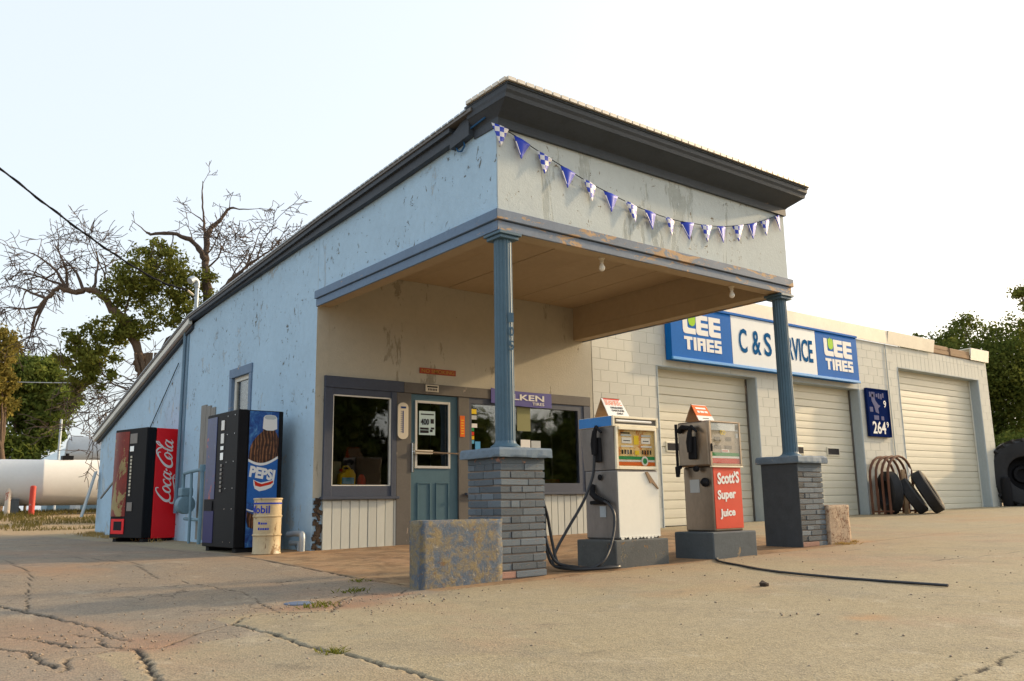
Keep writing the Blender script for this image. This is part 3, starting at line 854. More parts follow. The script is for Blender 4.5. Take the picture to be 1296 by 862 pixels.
# brick piers
def pier(cx, cy, zb, zt, mat_side, mat_main, red, name_seed):
    r = random.Random(name_seed)
    h = .235
    p = MB().box(cx - h + .012, cx + h - .012, cy - h + .012, cy + h - .012, zb - .05, zt).build('pier', m_mortar, office)
    unit = {}
    def brick(x0, x1, y0, y1, z0, z1, mt):
        key = mt.name
        if key not in unit:
            me = bpy.data.meshes.new('brick')
            b = MB(); c_ = .035
            # chamfered unit brick
            vs = []
            for z in (-.5, -.5 + c_ * 3, .5 - c_ * 3, .5):
                k = .5 if abs(z) < .49 else .5 - c_ * .6
                vs += [(-k, -k, z), (k, -k, z), (k, k, z), (-k, k, z)]
            fs = [(3, 2, 1, 0), (12, 13, 14, 15)]
            for q in range(3):
                for e in range(4):
                    fs.append((q * 4 + e, q * 4 + (e + 1) % 4, q * 4 + 4 + (e + 1) % 4, q * 4 + 4 + e))
            me.from_pydata(vs, [], fs); me.update(); me.materials.append(mt)
            unit[key] = me
        o = bpy.data.objects.new('brick', unit[key]); COL.objects.link(o); o.parent = p
        o.location = ((x0 + x1) / 2, (y0 + y1) / 2, (z0 + z1) / 2 - office.location.z)
        o.scale = (x1 - x0, y1 - y0, z1 - z0)
        o.rotation_euler = (r.uniform(-.012, .012), r.uniform(-.012, .012), r.uniform(-.012, .012))
    rows = 15
    zs = [zb + .004]
    for k in range(rows):
        zs.append(zs[-1] + (zt - .05 - zb) / rows * r.uniform(.9, 1.1))
    sc = (zt - .052 - zb) / (zs[-1] - zs[0])
    zs = [zb + .004 + (z - zb) * sc for z in zs]
    d = .10
    for k in range(rows):
        z0, z1 = zs[k] + .0055, zs[k + 1] - .0055
        full_x = k % 2 == 0
        for side in range(4):      # 0 front, 1 back, 2 left, 3 right
            horiz = side < 2
            a, b = -h, h
            if horiz != full_x:
                a, b = a + d + .006, b - d - .006
            nb = 2 if (b - a) > .3 else r.choice((1, 2))
            cuts = [a] + sorted(r.uniform(a + (b - a) * .3, b - (b - a) * .3) for _ in range(nb - 1)) + [b]
            for u0, u1 in zip(cuts[:-1], cuts[1:]):
                u0 += .003; u1 -= .003
                j = r.uniform(-.003, .003)
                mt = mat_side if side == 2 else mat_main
                if (side == 0 and k in red and u0 < -.05 - .1 * (k % 3 == 0)) or r.random() < .015:
                    mt = m_brickred
                if side == 0:
                    brick(cx + u0, cx + u1, cy - h + j, cy - h + d, z0, z1, mt)
                elif side == 1:
                    brick(cx + u0, cx + u1, cy + h - d, cy + h + j, z0, z1, mt)
                elif side == 2:
                    brick(cx - h + j, cx - h + d, cy + u0, cy + u1, z0, z1, mt)
                else:
                    brick(cx + h - d, cx + h + j, cy + u0, cy + u1, z0, z1, mt)
    MB().box(cx - h - .001, cx + h + .001, cy - h - .001, cy + h + .001, zt - .05, zt - .001).build('mortar_course', mat_main, p, bevel=.004)
    q = .285
    cap = MB()
    ring = []
    n = 10
    lvl = ((zt, 1.0), (zt + .02, 1.01), (zt + .062, 1.0), (zt + .078, .975), (zt + .083, .9))
    for z, s_ in lvl:
        rg = []
        for e in range(4):
            for i in range(n):
                t = -1 + 2 * i / n
                x, y = ((t, -1), (1, t), (-t, 1), (-1, -t))[e]
                jj = q * s_ * (1 + r.uniform(-.012, .012))
                rg.append((cx + x * jj, cy + y * jj, z + r.uniform(-.003, .003)))
        ring.append(rg)
    vs = [v for rg in ring for v in rg]
    N = 4 * n
    fs = [tuple(range(N - 1, -1, -1)), tuple(range((len(lvl) - 1) * N, len(lvl) * N))]
    for i in range(len(lvl) - 1):
        for k in range(N):
            fs.append((i * N + k, i * N + (k + 1) % N, (i + 1) * N + (k + 1) % N, (i + 1) * N + k))
    cap.add(vs, fs)
    cap.build('cap', m_cap, p, bevel=.004)
pier(.11, -3.58, G(-.1, -3.8), 1.0, m_brick, m_brick, (0, 3), 11)
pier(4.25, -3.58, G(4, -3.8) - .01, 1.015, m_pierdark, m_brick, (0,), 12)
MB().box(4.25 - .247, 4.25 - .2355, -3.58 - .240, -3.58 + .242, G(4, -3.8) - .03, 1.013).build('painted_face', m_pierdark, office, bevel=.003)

# ------------------------------------------------------------------ garage
garage = thing('garage', 'long cream block garage with three roller doors beside the filling station', 'building', (4.54, 0, .15))
GX0, GX1, GZT = 4.54, 18.0, 3.875
DOORS = [(5.985, 8.60, 2.80, 'a'), (9.34, 12.02, 2.82, 'b'), (13.67, 17.47, 3.41, 'c')]
REC = .22
def gb(x):
    return .12 + .0137 * min(max(x, -1), 17.5)
wall = MB()
edges = [GX0] + [v for d_ in DOORS for v in d_[:2]] + [GX1]
for a, b in zip(edges[0::2], edges[1::2]):
    wall.box(a + .004, b - .004, .0025, .30, -.1, GZT)
for a, b, t, _ in DOORS:
    wall.box(a - .004, b + .004, .0025, .30, t + .004, GZT)
wall = wall.build('wall', m_blockjoint, garage)
# every block its own piece
BL, BH = .352, .1755
blk = {}
def block(x0, x1, z0, z1):
    key = (round(x1 - x0, 3), round(z1 - z0, 3))
    if key not in blk:
        w, h = (x1 - x0) / 2, (z1 - z0) / 2; c = .004
        vs = [(-w, .02, -h), (w, .02, -h), (w, .02, h), (-w, .02, h), (-w, .001, -h), (w, .001, -h), (w, .001, h), (-w, .001, h), (-w + c, -.0012, -h + c), (w - c, -.0012, -h + c), (w - c, -.0012, h - c), (-w + c, -.0012, h - c)]
        fs = [(8, 9, 10, 11)]
        for i in range(4):
            j = (i + 1) % 4
            fs += [(i, j, 4 + j, 4 + i), (4 + i, 4 + j, 8 + j, 8 + i)]
        me = bpy.data.meshes.new('block'); me.from_pydata(vs, [], fs); me.update(); me.materials.append(m_block)
        blk[key] = me
    o = bpy.data.objects.new('block', blk[key]); COL.objects.link(o); o.parent = wall
    o.location = ((x0 + x1) / 2 - garage.location.x, RND.uniform(-.002, .0008), (z0 + z1) / 2 - garage.location.z)
def blocked(x0, x1, z0, z1):
    out = [(x0, x1)]
    holes = [(a, b) for a, b, t, _ in DOORS if z0 < t - .02]
    if z0 > 2.93:
        holes = [(6.24, 11.80)]          # wholly behind the long sign
        holes += [(a, b) for a, b, t, _ in DOORS if z0 < t - .02]
    elif z1 > 2.93:
        pass
    for a, b in holes:
        nx = []
        for p, q in out:
            if q <= a or p >= b:
                nx.append((p, q)); continue
            if p < a: nx.append((p, a))
            if q > b: nx.append((b, q))
        out = nx
    return [(p, q) for p, q in out if q - p > .03]
J = .0022
z = .16; row = 0
while z < GZT - .02:
    z1 = min(z + BH, GZT)
    zl = 3.41 <= z + .01 < 3.41 + .26
    x = GX0 - (BL / 2 if row % 2 else 0)
    while x < GX1:
        xe = min(x + BL, GX1); xs0 = max(x, GX0)
        for p, q in blocked(xs0, xe, z, z1):
            if 13.67 - .2 < (p + q) / 2 < 17.7 and z > 3.38:
                continue
            if q - p > .04:
                block(p + J, q - J, z + J, z1 - J)
        x += BL
    z += BH; row += 1
# upright blocks over the wide door
x = 13.50
while x < 17.65:
    block(x + J, x + BH - J, 3.415 + J, 3.415 + .30 - J)
    block(x + J, x + BH - J, 3.715 + J, GZT - J)
    x += BH
# jambs with rounded noses, and lintels
for a, b, t, _ in DOORS:
    for xx, s in ((a, 1), (b, -1)):
        pts = [(xx, .30), (xx - s * .02, .30), (xx - s * .02, .0), (xx - s * .012, -.012), (xx, -.012), (xx + s * .012, -.006), (xx + s * .02, .008), (xx + s * .02, .30)]
        if s < 0:
            pts = pts[::-1]
        MB().prism(pts, 'xy', gb(xx) - .1, t).build('jamb', m_jamb, garage)
    MB().box(a + .02, b - .02, -.012, .26, t - .012, t + .004).build('lintel', m_jamb, garage)
# roller doors
def gdoor(a, b, t, secs, windows, label):
    zb = min(gb(a), gb(b)) - .01
    root = MB().box(a + .021, b - .021, REC + .03, REC + .05, zb, t - .012).build('garage_door', m_framebrown, garage)
    root['label'] = label
    hgt = (t - zb - .004) / secs
    # ribbed section profile (y, z)
    pr = []
    for k in range(3):
        z0 = k * hgt / 3
        dep = 0.0 if k else .004
        pr += [(REC + .012, z0 + (.006 if k == 0 else .002)), (REC + .002, z0 + .010), (REC - .0, z0 + hgt / 3 * .5), (REC + .002, z0 + hgt / 3 - .010), (REC + .012 + dep, z0 + hgt / 3 - .001)]
    pr += [(REC + .028, hgt - .001), (REC + .028, .001)]
    w = (b - a) / 2 - .024
    me = None
    for k in range(secs):
        if me is None:
            o = MB().prism(pr, 'yz', -w, w).build('panel', m_gdoor, root, world=False)
            me = o.data
        else:
            o = bpy.data.objects.new('panel', me); COL.objects.link(o); o.parent = root
        o.location = ((a + b) / 2 - garage.location.x, RND.uniform(-.003, .003), zb + k * hgt + .003 - garage.location.z)
    for (wx0, wx1, wz0, wz1) in windows:
        f_ = MB().box(wx0 - .03, wx1 + .03, REC - .016, REC + .01, wz0 - .03, wz1 + .03).build('window_frame', m_gdoor, root, bevel=.012, seg=2)
        MB().box(wx0, wx1, REC - .0185, REC - .0155, wz0, wz1).build('pane', m_blackp, f_)
    MB().box(a + .03, b - .03, REC - .02, REC + .03, zb - .002, zb + .03).build('bottom_seal', m_black, root)
    for xx in (a + .034, b - .034):
        MB().box(xx - .012, xx + .012, REC - .03, REC - .004, zb, t - .02).build('side_seal', m_framebrown if b < 13 else m_white, root)
gdoor(*DOORS[0][:3], 6, [(6.38, 6.68, 1.44, 1.56), (7.75, 8.05, 1.44, 1.56)], 'cream roller door left of the pair under the long sign')
gdoor(*DOORS[1][:3], 6, [(9.92, 10.22, 1.47, 1.59), (11.06, 11.44, 1.47, 1.59)], 'cream roller door under the right end of the long sign')
gdoor(*DOORS[2][:3], 7, [], 'wide tall white roller door without windows')
# metal cap pieces along the parapet and the bare timber between them
def cappiece(a, b, tilt=0.0, mt=m_metal):
    h0, h1 = 3.872, 4.165
    MB().prism([(-.035, h0), (-.048, h0 + .004), (-.085 - tilt, h1 - .01), (-.07 - tilt, h1), (.40, h1 - .02), (.40, h1 - .035), (-.05, h1 - .02), (-.03, h0 + .01)], 'yz', a, b).build('cap_flashing', mt, garage)
for a, b, t in ((4.55, 7.2, 0), (7.203, 9.9, .004), (9.903, 13.28, 0), (13.25, 15.28, .015), (17.11, 18.06, .0)):
    cappiece(a, b, t)
MB().box(15.30, 16.10, -.02, .06, 3.885, 3.98).build('timber', m_wood, garage, bevel=.01)
MB().box(15.27, 16.08, -.01, .06, 3.983, 4.085).build('timber', m_wood, garage, bevel=.01)
MB().box(16.13, 17.10, -.035, .06, 3.88, 4.065).build('timber', m_wood, garage, bevel=.012)
# shell: roof, right wall, rear wall
m = MB()
m.box(GX1 - .2, GX1 - .004, .30, 9.0, -.1, 3.86); m.box(GX0, GX1 - .2, 8.8, 9.0, -.1, 3.86); m.box(GX0, GX1 - .004, .301, 8.99, 3.90, 3.95)
m.build('shell', m_block, garage)
MB().tube([(13.20, -.018, 3.87), (13.195, -.018, 3.0), (13.21, -.018, 2.2), (13.20, -.018, 1.3), (13.20, -.018, .3)], .010, 6).build('conduit', m_jamb, garage)

# ------------------------------------------------------------------ long sign over the garage doors
sign = thing('shop_sign', 'long blue and white tyre shop sign above two garage doors', 'sign', (6.2, -.02, 2.9))
SX = [6.20, 7.78, 10.36, 11.835]
SZ0, SZ1 = 2.905, 3.872
YS = -.15
back = MB().box(SX[0], SX[3], YS + .01, -.018, SZ0, SZ1).build('sign_case', m_signblue, sign)
for i, mt in enumerate((m_signblue, m_signwhite, m_signblue)):
    MB().box(SX[i] + .006, SX[i + 1] - .006, YS, YS + .009, SZ0 + .05, SZ1 - .045).build('sign_panel', mt, sign)
MB().box(SX[0] - .004, SX[3] + .004, YS - .025, YS + .01, SZ0 - .004, SZ0 + .047).build('frame_rail', m_signlight, sign, bevel=.006)
MB().box(SX[0] - .004, SX[3] + .004, YS - .025, YS + .01, SZ1 - .042, SZ1 + .004).build('frame_rail', m_signblue, sign, bevel=.006)
yl = YS - .004
def rects(name, mt, rs, x0, z0, w, h):
    b = MB()
    for i, (a, c, d_, e) in enumerate(rs):
        b.box(x0 + a * w, x0 + d_ * w, yl + .0002 * i, YS - .0003, z0 + c * h, z0 + e * h)
    return b.build(name, mt, sign)
def lee(x0, z0, w, h):
    def P(pts):
        return [(x0 + p[0] * w, z0 + p[1] * h) for p in pts]
    b = MB()
    # L with a rounded heel
    b.prism(P([(0, 1), (0, .56), (.015, .48), (.05, .44), (.33, .44), (.33, .60), (.15, .60), (.12, .63), (.12, 1)]), 'xz', yl, YS - .0003)
    # two block Es
    for k in (.345, .685):
        b.prism(P([(k, 1), (k + .315, 1), (k + .315, .87), (k + .13, .87), (k + .13, .785), (k + .315, .785), (k + .315, .665), (k + .13, .665), (k + .13, .59), (k + .315, .59), (k + .315, .44), (k + .05, .44), (k + .01, .48), (k, .53)]), 'xz', yl - .0004, YS - .0006)
    b.build('lettering', m_whitep, sign)
    b = MB()
    b.prism(P([(.145, .97), (.17, 1.02), (.19, .98), (.23, 1.05), (.26, .99), (.30, 1.02), (.325, .96), (.33, .78), (.30, .69), (.24, .655), (.17, .69), (.145, .80)]), 'xz', yl - .002, YS - .0008)
    b.build('emblem', m_leaf_green, sign)
    b = MB()
    R_ = []
    def st(a, c, d_, e):
        b.box(x0 + a * w, x0 + d_ * w, yl - .0003 * len(R_), YS - .0004, z0 + c * h, z0 + e * h); R_.append(1)
    t1, t0 = .36, 0.0
    th = .085
    st(.02, t1 - th, .235, t1); st(.09, t0, .165, t1 - th)                                    # T
    st(.26, t0, .335, t1)                                                                    # I
    st(.36, t0, .435, t1); st(.435, t1 - th, .575, t1); st(.435, t1 - .205, .575, t1 - .135); st(.50, t1 - .135, .575, t1 - th); st(.50, t0, .575, t1 - .205)   # R
    st(.60, t0, .675, t1); st(.675, t1 - th, .79, t1); st(.675, t0 + .135, .79, t0 + .215); st(.675, t0, .79, t0 + th)      # E
    st(.815, t1 - th, 1.0, t1); st(.815, t0 + .14, .885, t1 - th); st(.885, t0 + .14, 1.0, t0 + .215); st(.93, t0 + th, 1.0, t0 + .14); st(.815, t0, 1.0, t0 + th)  # S
    b.build('lettering', m_whitep, sign)
lee(6.50, 3.10, .98, .62)
lee(10.64, 3.10, .98, .62)
for s_, xa, xb in (('C', 7.98, 8.21), ('&', 8.36, 8.61), ('S', 8.71, 8.93), ('SERVICE', 9.10, 10.24)):
    text(s_, 'lettering', m_signletter, sign, (xa, yl, 3.18), (1, 0, 0), (0, 0, 1), xb - xa, .44, .018)

# price sign
ps = thing('price_sign', 'dark blue fuel price board reading 264 between the garage doors', 'sign', (12.19, -.02, 1.85))
MB().box(12.19, 13.04, -.06, -.015, 1.85, 2.85).build('sign_board', m_price, ps, bevel=.006)
for a, b, c, d_, mt in ((12.19, 13.04, 1.85, 1.88, m_price), (12.19, 13.04, 2.82, 2.85, m_price), (12.19, 12.22, 1.88, 2.82, m_price), (13.01, 13.04, 1.88, 2.82, m_price)):
    MB().box(a, b, -.075, -.0605, c, d_).build('frame_rail', mt, ps)
text('264', 'numerals', m_whitep, ps, (12.33, -.063, 1.91), (1, 0, 0), (0, 0, 1), .51, .26, .02)
text('9', 'numerals', m_whitep, ps, (12.88, -.063, 2.05), (1, 0, 0), (0, 0, 1), .08, .12, .015)
text('9', 'numerals', m_whitep, ps, (12.83, -.063, 2.47), (1, 0, 0), (0, 0, 1), .10, .15, .015)
m = MB()
rp = random.Random(5)
m.prism([(12.36, 2.72), (12.46, 2.74), (12.52, 2.60), (12.62, 2.52), (12.70, 2.50), (12.60, 2.44), (12.62, 2.33), (12.50, 2.36), (12.46, 2.48), (12.38, 2.58)], 'xz', -.064, -.0607)
for k in range(7):
    xx = 12.30 + k * .085
    m.box(xx, xx + rp.uniform(.04, .07), -.064, -.0607, 2.66 + rp.uniform(-.02, .02), 2.76 + rp.uniform(-.02, .02))
m.box(12.28, 12.40, -.0636, -.0607, 2.36, 2.46); m.box(12.42, 12.60, -.0636, -.0607, 2.20, 2.29); m.box(12.70, 12.80, -.0636, -.0607, 2.20, 2.28)
m.build('faded_print', simple('faded_lilac', (.16, .16, .26), .7, 0, 0), ps)

# ------------------------------------------------------------------ small signs and cards on the office front
t_ = thing('no_smoking_sign', 'small red plate reading NO SMOKING above the office door', 'sign', (1.46, 0, 2.33))
MB().box(1.455, 2.02, -.012, -.001, 2.31, 2.385).build('plate', M('rusty_red', (.33, .05, .02), .6, .3, 8, .1, 40), t_)
text('NO SMOKING', 'lettering', simple('dull_gold', (.45, .24, .06), .6), t_, (1.48, -.0135, 2.322), (1, 0, 0), (0, 0, 1), .515, .05, .012)
t_ = thing('door_plate', 'small white plate fixed to the board over the office door', 'sign', (1.6, -.04, 2.07))
MB().box(1.52, 1.72, -.055, -.046, 2.07, 2.16).build('plate', m_porcelain, t_)
m = MB()
m.box(1.54, 1.70, -.0565, -.0545, 2.125, 2.145)
for k in range(6):
    m.box(1.555 + k * .024, 1.57 + k * .024, -.0565, -.0545, 2.085, 2.112)
m.build('print', m_blackp, t_)
t_ = thing('thermometer', 'tall rounded white thermometer panel left of the office door', 'thermometer', (1.18, -.04, 1.44))
pts = []
for k in range(9):
    a = math.pi * k / 8
    pts.append((1.185 + .075 * math.cos(a), 1.845 + .06 * math.sin(a)))
for k in range(9):
    a = math.pi + math.pi * k / 8
    pts.append((1.185 + .075 * math.cos(a), 1.50 + .06 * math.sin(a)))
MB().prism(pts[::-1], 'xz', -.055, -.037).build('panel', m_porcelain, t_)
m = MB()
m.box(1.178, 1.190, -.0575, -.0545, 1.52, 1.80)
for k in range(11):
    m.box(1.15, 1.172, -.0572, -.0545, 1.53 + k * .026, 1.536 + k * .026)
m.box(1.15, 1.225, -.0572, -.0545, 1.83, 1.855)
m.build('print', m_navyp, t_)
t_ = thing('notice', 'narrow orange notice on the post right of the office door', 'notice', (2.10, -.04, 1.5))
MB().box(2.065, 2.14, -.043, -.0365, 1.50, 1.78).build('card', m_orangep, t_)
m = MB()
for k in range(6):
    m.box(2.08, 2.125, -.0445, -.0425, 1.54 + k * .035, 1.55 + k * .035)
m.build('print', m_yellow, t_)
t_ = thing('poster', 'pale blue poster reading 400 behind the glass of the office door', 'poster', (1.47, .004, 1.5))
MB().box(1.455, 1.70, .001, .005, 1.51, 1.82).build('sheet', simple('poster_paper', (.42, .55, .57), .6), t_)
text('400', 'lettering', m_blackp, t_, (1.48, .0, 1.64), (1, 0, 0), (0, 0, 1), .125, .08, .02)
m = MB()
for (a, b, c, d_) in ((1.47, 1.60, 1.535, 1.57), (1.47, 1.60, 1.578, 1.605), (1.62, 1.66, 1.55, 1.58), (1.635, 1.685, 1.585, 1.61), (1.48, 1.68, 1.77, 1.785), (1.63, 1.68, 1.66, 1.72)):
    m.box(a, b, -.001, .0012, c, d_)
m.build('print', m_blackp, t_)
b_ = thing('tyre_banner', 'violet tyre banner hung over the broad office window', 'banner', (2.58, -.05, 1.95))
pts = [(2.575, 2.19), (2.70, 2.175), (3.1, 2.17), (3.4, 2.165), (3.66, 2.17), (3.665, 1.965), (3.4, 1.955), (3.0, 1.965), (2.70, 1.975), (2.575, 1.985)]
MB().prism(pts, 'xz', -.055, -.049).build('sheet', m_falken, b_)
text('FALKEN', 'lettering', m_whitep, b_, (2.68, -.0575, 2.045), (1, 0, 0), (0, 0, 1), .84, .085, .022)
text('TIRES', 'lettering', m_whitep, b_, (3.30, -.0575, 1.985), (1, 0, 0), (0, 0, 1), .22, .042, .012)
for (x0, x1, z0, z1, mt, lab) in ((2.275, 2.36, 1.82, 1.885, m_yellow, 'small yellow sticker at the top left of the broad window'), (2.275, 2.36, 1.745, 1.80, m_paleprint, 'small grey sticker under the yellow one on the broad window'),
                                  (2.275, 2.37, 1.635, 1.69, m_whitep, 'small white sticker halfway up the left edge of the broad window'), (2.335, 2.42, 1.345, 1.45, simple('sky_blue_print', (.10, .35, .62), .5), 'small blue square sticker low on the broad window'),
                                  (3.12, 3.29, 1.38, 1.50, m_whitep, 'white card on the broad window just above the brick pier'), (3.31, 3.48, 1.39, 1.49, m_paleprint, 'grey card beside the white one above the brick pier'), (3.06, 3.30, 1.62, 1.96, simple('green_paper', (.28, .28, .14), .6), 'pale green sheet hanging below the violet banner')):
    o = MB().box(x0, x1, -.006, -.001, z0, z1).build('sticker', mt); tag(o, lab, 'sticker')
for k, (mt, nm) in enumerate(((m_green, 'green'), (m_redp, 'red'), (m_oil, 'golden'), (simple('sky_print', (.12, .40, .60), .5), 'light blue'))):
    o = MB().box(2.268, 2.318, -.006, -.001, 1.585 - k * .055, 1.632 - k * .055).build('sticker', mt); tag(o, 'tiny %s sticker in the column of four on the broad window' % nm, 'sticker')
# things on the inner sill of the small window
t_ = thing('oil_jug', 'yellow oil jug standing inside the window left of the door', 'jug', (.47, .1, .87))
MB().prism([(.365, .872), (.575, .872), (.58, 1.0), (.555, 1.035), (.545, 1.06), (.44, 1.06), (.425, 1.03), (.37, 1.0)], 'xz', .03, .12).build('body', m_oil, t_, bevel=.012)
MB().tube([(.43, .1, 1.055), (.44, .1, 1.095), (.50, .1, 1.10), (.535, .1, 1.06)], .012, 6).build('handle', m_oil, t_)
MB().box(.39, .55, .026, .0295, .885, .96).build('label_print', simple('jug_label', (.15, .38, .50), .5), t_)
MB().lathe([(.02, 0), (.02, .03)], 10, (.41, .1, 1.035)).build('cap', m_redp, t_)
o = MB().box(.26, .46, .19, .38, .872, 1.16).build('cardboard_box', M('cardboard', (.34, .27, .15), .8, .1, 3, .1, 20), None, bevel=.004); tag(o, 'brown cardboard box behind the yellow oil jug', 'box')
o = MB().lathe([(.05, 0), (.055, .06), (.035, .11), (.02, .13)], 12, (.70, .12, .872)).build('red_bottle', m_redp, None, smooth=True); tag(o, 'small red bottle beside the yellow oil jug', 'bottle')
o = MB().box(.23, 1.02, .04, .42, .84, .87).build('display_shelf', m_greywood, None); tag(o, 'shelf inside the window left of the door', 'shelf')
t_ = thing('pole_reflection', 'stick standing in for a pole reflected in the broad window', 'pole_reflection', (3.95, .3, .9))  # solid stick added in place of a pole's reflection in the glass
MB().tube([(3.95, .3, .95), (3.97, .32, 1.75)], .014, 6).build('stick', m_porcelain, t_)
MB().prism([(3.90, 1.62), (4.02, 1.62), (3.985, 1.86), (3.945, 1.86)], 'xz', .29, .35).build('head', m_door, t_)
MB().box(3.86, 4.05, .25, .37, .90, .96).build('foot', m_redp, t_)
o = MB().box(2.27, 4.18, .05, .45, .86, .90).build('display_shelf', m_greywood, None); tag(o, 'shelf inside the broad window', 'shelf')
# light bulbs under the canopy
for (bx_, lab) in ((1.40, 'bare bulb in a porcelain holder under the canopy near the left column'), (3.44, 'bare bulb in a porcelain holder under the canopy near the right column')):
    t_ = thing('light_bulb', lab, 'light', (bx_, -3.52, 3.02), group='bulbs under the canopy')
    MB().lathe([(.032, 0), (.032, -.012), (.020, -.02), (.020, -.05)], 14, (bx_, -3.52, 3.021)).build('holder', m_porcelain, t_, smooth=True)
    MB().lathe([(.013, -.05), (.016, -.065), (.029, -.09), (.032, -.108), (.026, -.126), (.012, -.137), (.002, -.139)], 14, (bx_, -3.52, 3.021)).build('bulb', m_bulb, t_, smooth=True)
# loop of blue wire at the top corner
o = MB().tube([(-.03, -3.05, 4.07), (-.035, -3.06, 3.99), (-.035, -3.09, 3.94), (-.035, -3.15, 3.925), (-.035, -3.2, 3.96), (-.035, -3.18, 4.02), (-.04, -3.12, 4.06), (-.045, -3.3, 4.09), (-.05, -3.55, 4.11)], .009, 6).build('wire_loop', simple('blue_wire', (.03, .10, .22), .5), None, smooth=True)
tag(o, 'loop of blue wire hanging at the top left corner of the canopy', 'wire')

# ------------------------------------------------------------------ bunting across the canopy front
bunt = thing('bunting', 'string of blue and checkered pennants sagging across the canopy front', 'bunting', (0, YF - .03, 3.5))
def checker():
    t = NT('checkered_pennant')
    ck = t.n('ShaderNodeTexChecker'); ck.inputs['Scale'].default_value = 21.0
    ck.inputs[1].default_value = (.025, .06, .52, 1); ck.inputs[2].default_value = (.78, .77, .78, 1)
    mp = t.n('ShaderNodeMapping'); tc = t.n('ShaderNodeTexCoord'); t.l(tc.outputs['Object'], mp.inputs[0]); mp.inputs['Location'].default_value = (.013, .0237, .013)
    mp.inputs['Scale'].default_value = (1, 0, 1)
    t.l(mp.outputs[0], ck.inputs[0]); t.l(ck.outputs[0], t.b.inputs['Base Color']); t.b.inputs['Roughness'].default_value = .5
    return t.m
m_check = checker()
m_penblue = M('blue_pennant', (.025, .06, .52), .5, .15, 4, .05, 20)
SP = catmull([(.0, 3.995), (.25, 3.925), (.52, 3.845), (.82, 3.765), (1.10, 3.695), (1.39, 3.64), (1.67, 3.595), (1.95, 3.565), (2.26, 3.55), (2.54, 3.56), (2.85, 3.59), (3.11, 3.625), (3.41, 3.695), (3.68, 3.77), (3.93, 3.86), (4.20, 3.975), (4.32, 4.03)], 4)
MB().tube([(p[0], YF - .030, p[1]) for p in SP], .0045, 5).build('string', m_blackp, bunt)
fx = [.015, .265, .535, .825, 1.105, 1.39, 1.67, 1.95, 2.25, 2.525, 2.84, 3.10, 3.40, 3.67, 3.92, 4.17]
rb = random.Random(9)
for k, xx in enumerate(fx):
    zt = float(np.interp(xx, [p[0] for p in SP], [p[1] for p in SP]))
    slope = float(np.interp(xx + .08, [p[0] for p in SP], [p[1] for p in SP]) - np.interp(xx - .08, [p[0] for p in SP], [p[1] for p in SP])) / .16
    w, h = .172, .198
    n = 7
    vs, fs = [], []
    curl = rb.uniform(-.03, .03); lean = rb.uniform(-.015, .02)
    for i in range(n):
        t = i / (n - 1)
        hw = w / 2 * (1 - t) + .004
        for sgn in (-1, 0, 1):
            yy = -.006 - .028 * (sgn * curl * 12) * (1 - t) - .02 * t - (.012 if sgn == 0 else 0) * (1 - t)
            vs.append((sgn * hw + lean * t * 2, yy, -h * t + slope * sgn * hw * (1 - t)))
    for i in range(n - 1):
        for j in range(2):
            a = i * 3 + j
            fs.append((a, a + 3, a + 4, a + 1))
    b = MB().add(vs, fs)
    o = b.build('pennant', m_check if k % 2 == 0 else m_penblue, bunt, world=False, smooth=True)
    o.location = (xx, 0, zt - bunt.location.z)
    so = o.modifiers.new('s', 'SOLIDIFY'); so.thickness = .002
    o.rotation_euler = (0, 0, rb.uniform(-.25, .25))
    if k % 2:
        MB().add([(-w / 2 + .006, -.013 - .028 * (-curl * 12), -.03), (-w / 2 + .020, -.014 - .028 * (-curl * 12), -.03), (-.012 + lean * 2, -.036, -h + .03), (-.020 + lean * 2, -.036, -h + .035)], [(0, 3, 2, 1)]).build('print_stripe', m_whitep, o, world=False)

# ------------------------------------------------------------------ pump islands and pumps
def island(x0, x1, y0, y1, zt, mt, label):
    zb = min(G(x0, y0), G(x1, y1)) - .05
    o = MB().box(x0, x1, y0, y1, zb, zt).build('pump_plinth', mt, None, bevel=.012, seg=2)
    return tag(o, label, 'plinth', 'pump plinths')
island(1.10, 1.79, -3.875, -3.36, .284, m_island2, 'low grey concrete plinth with rusty stains under the white pump')
island(2.27, 2.94, -4.01, -3.52, .318, m_island, 'low plain grey concrete plinth under the red pump')

def nozzle(par, x, y, z, s=1.0):
    """black nozzle resting in its boot on the left side of a pump"""
    b = MB()
    b.box(x - .03 * s, x, y - .05 * s, y + .05 * s, z - .17 * s, z + .06 * s)
    boot = b.build('nozzle_boot', m_black, par, bevel=.012, seg=2)
    b = MB()
    b.tube([(x - .045, y - .03, z + .17 * s), (x - .055, y - .01, z + .10 * s), (x - .06, y, z), (x - .06, y, z - .10 * s)], [.016 * s, .024 * s, .032 * s, .024 * s], 8)
    b.tube([(x - .05, y - .10 * s, z + .10 * s), (x - .055, y - .03 * s, z + .16 * s)], [.012 * s, .018 * s], 8)
    b.tube([(x - .09 * s, y - .03 * s, z + .12 * s), (x - .105 * s, y - .02, z + .03 * s), (x - .075 * s, y, z - .07 * s)], .008 * s, 6)
    b.build('nozzle', m_black, boot, smooth=True)
    return boot

def hose(par, pts, r=.0135, n=9, name='hose'):
    q = catmull(pts, 8)
    return MB().tube(q, r, n).build(name, m_hose, par, smooth=True)

# white pump
p1 = thing('fuel_pump', 'old fuel pump with white front panel and blue edged head', 'fuel pump', (1.5, -3.55, .284))
bx0, bx1, by0, by1 = 1.235, 1.785, -3.785, -3.35
MB().box(bx0, bx1, by0 + .006, by1, .285, .915).build('cabinet', m_steelgrey, p1, bevel=.016, seg=3)
MB().box(bx0 + .006, bx1 - .004, by0 - .004, by0 + .005, .30, .895).build('front_panel', m_pumpwhite, p1, bevel=.003)
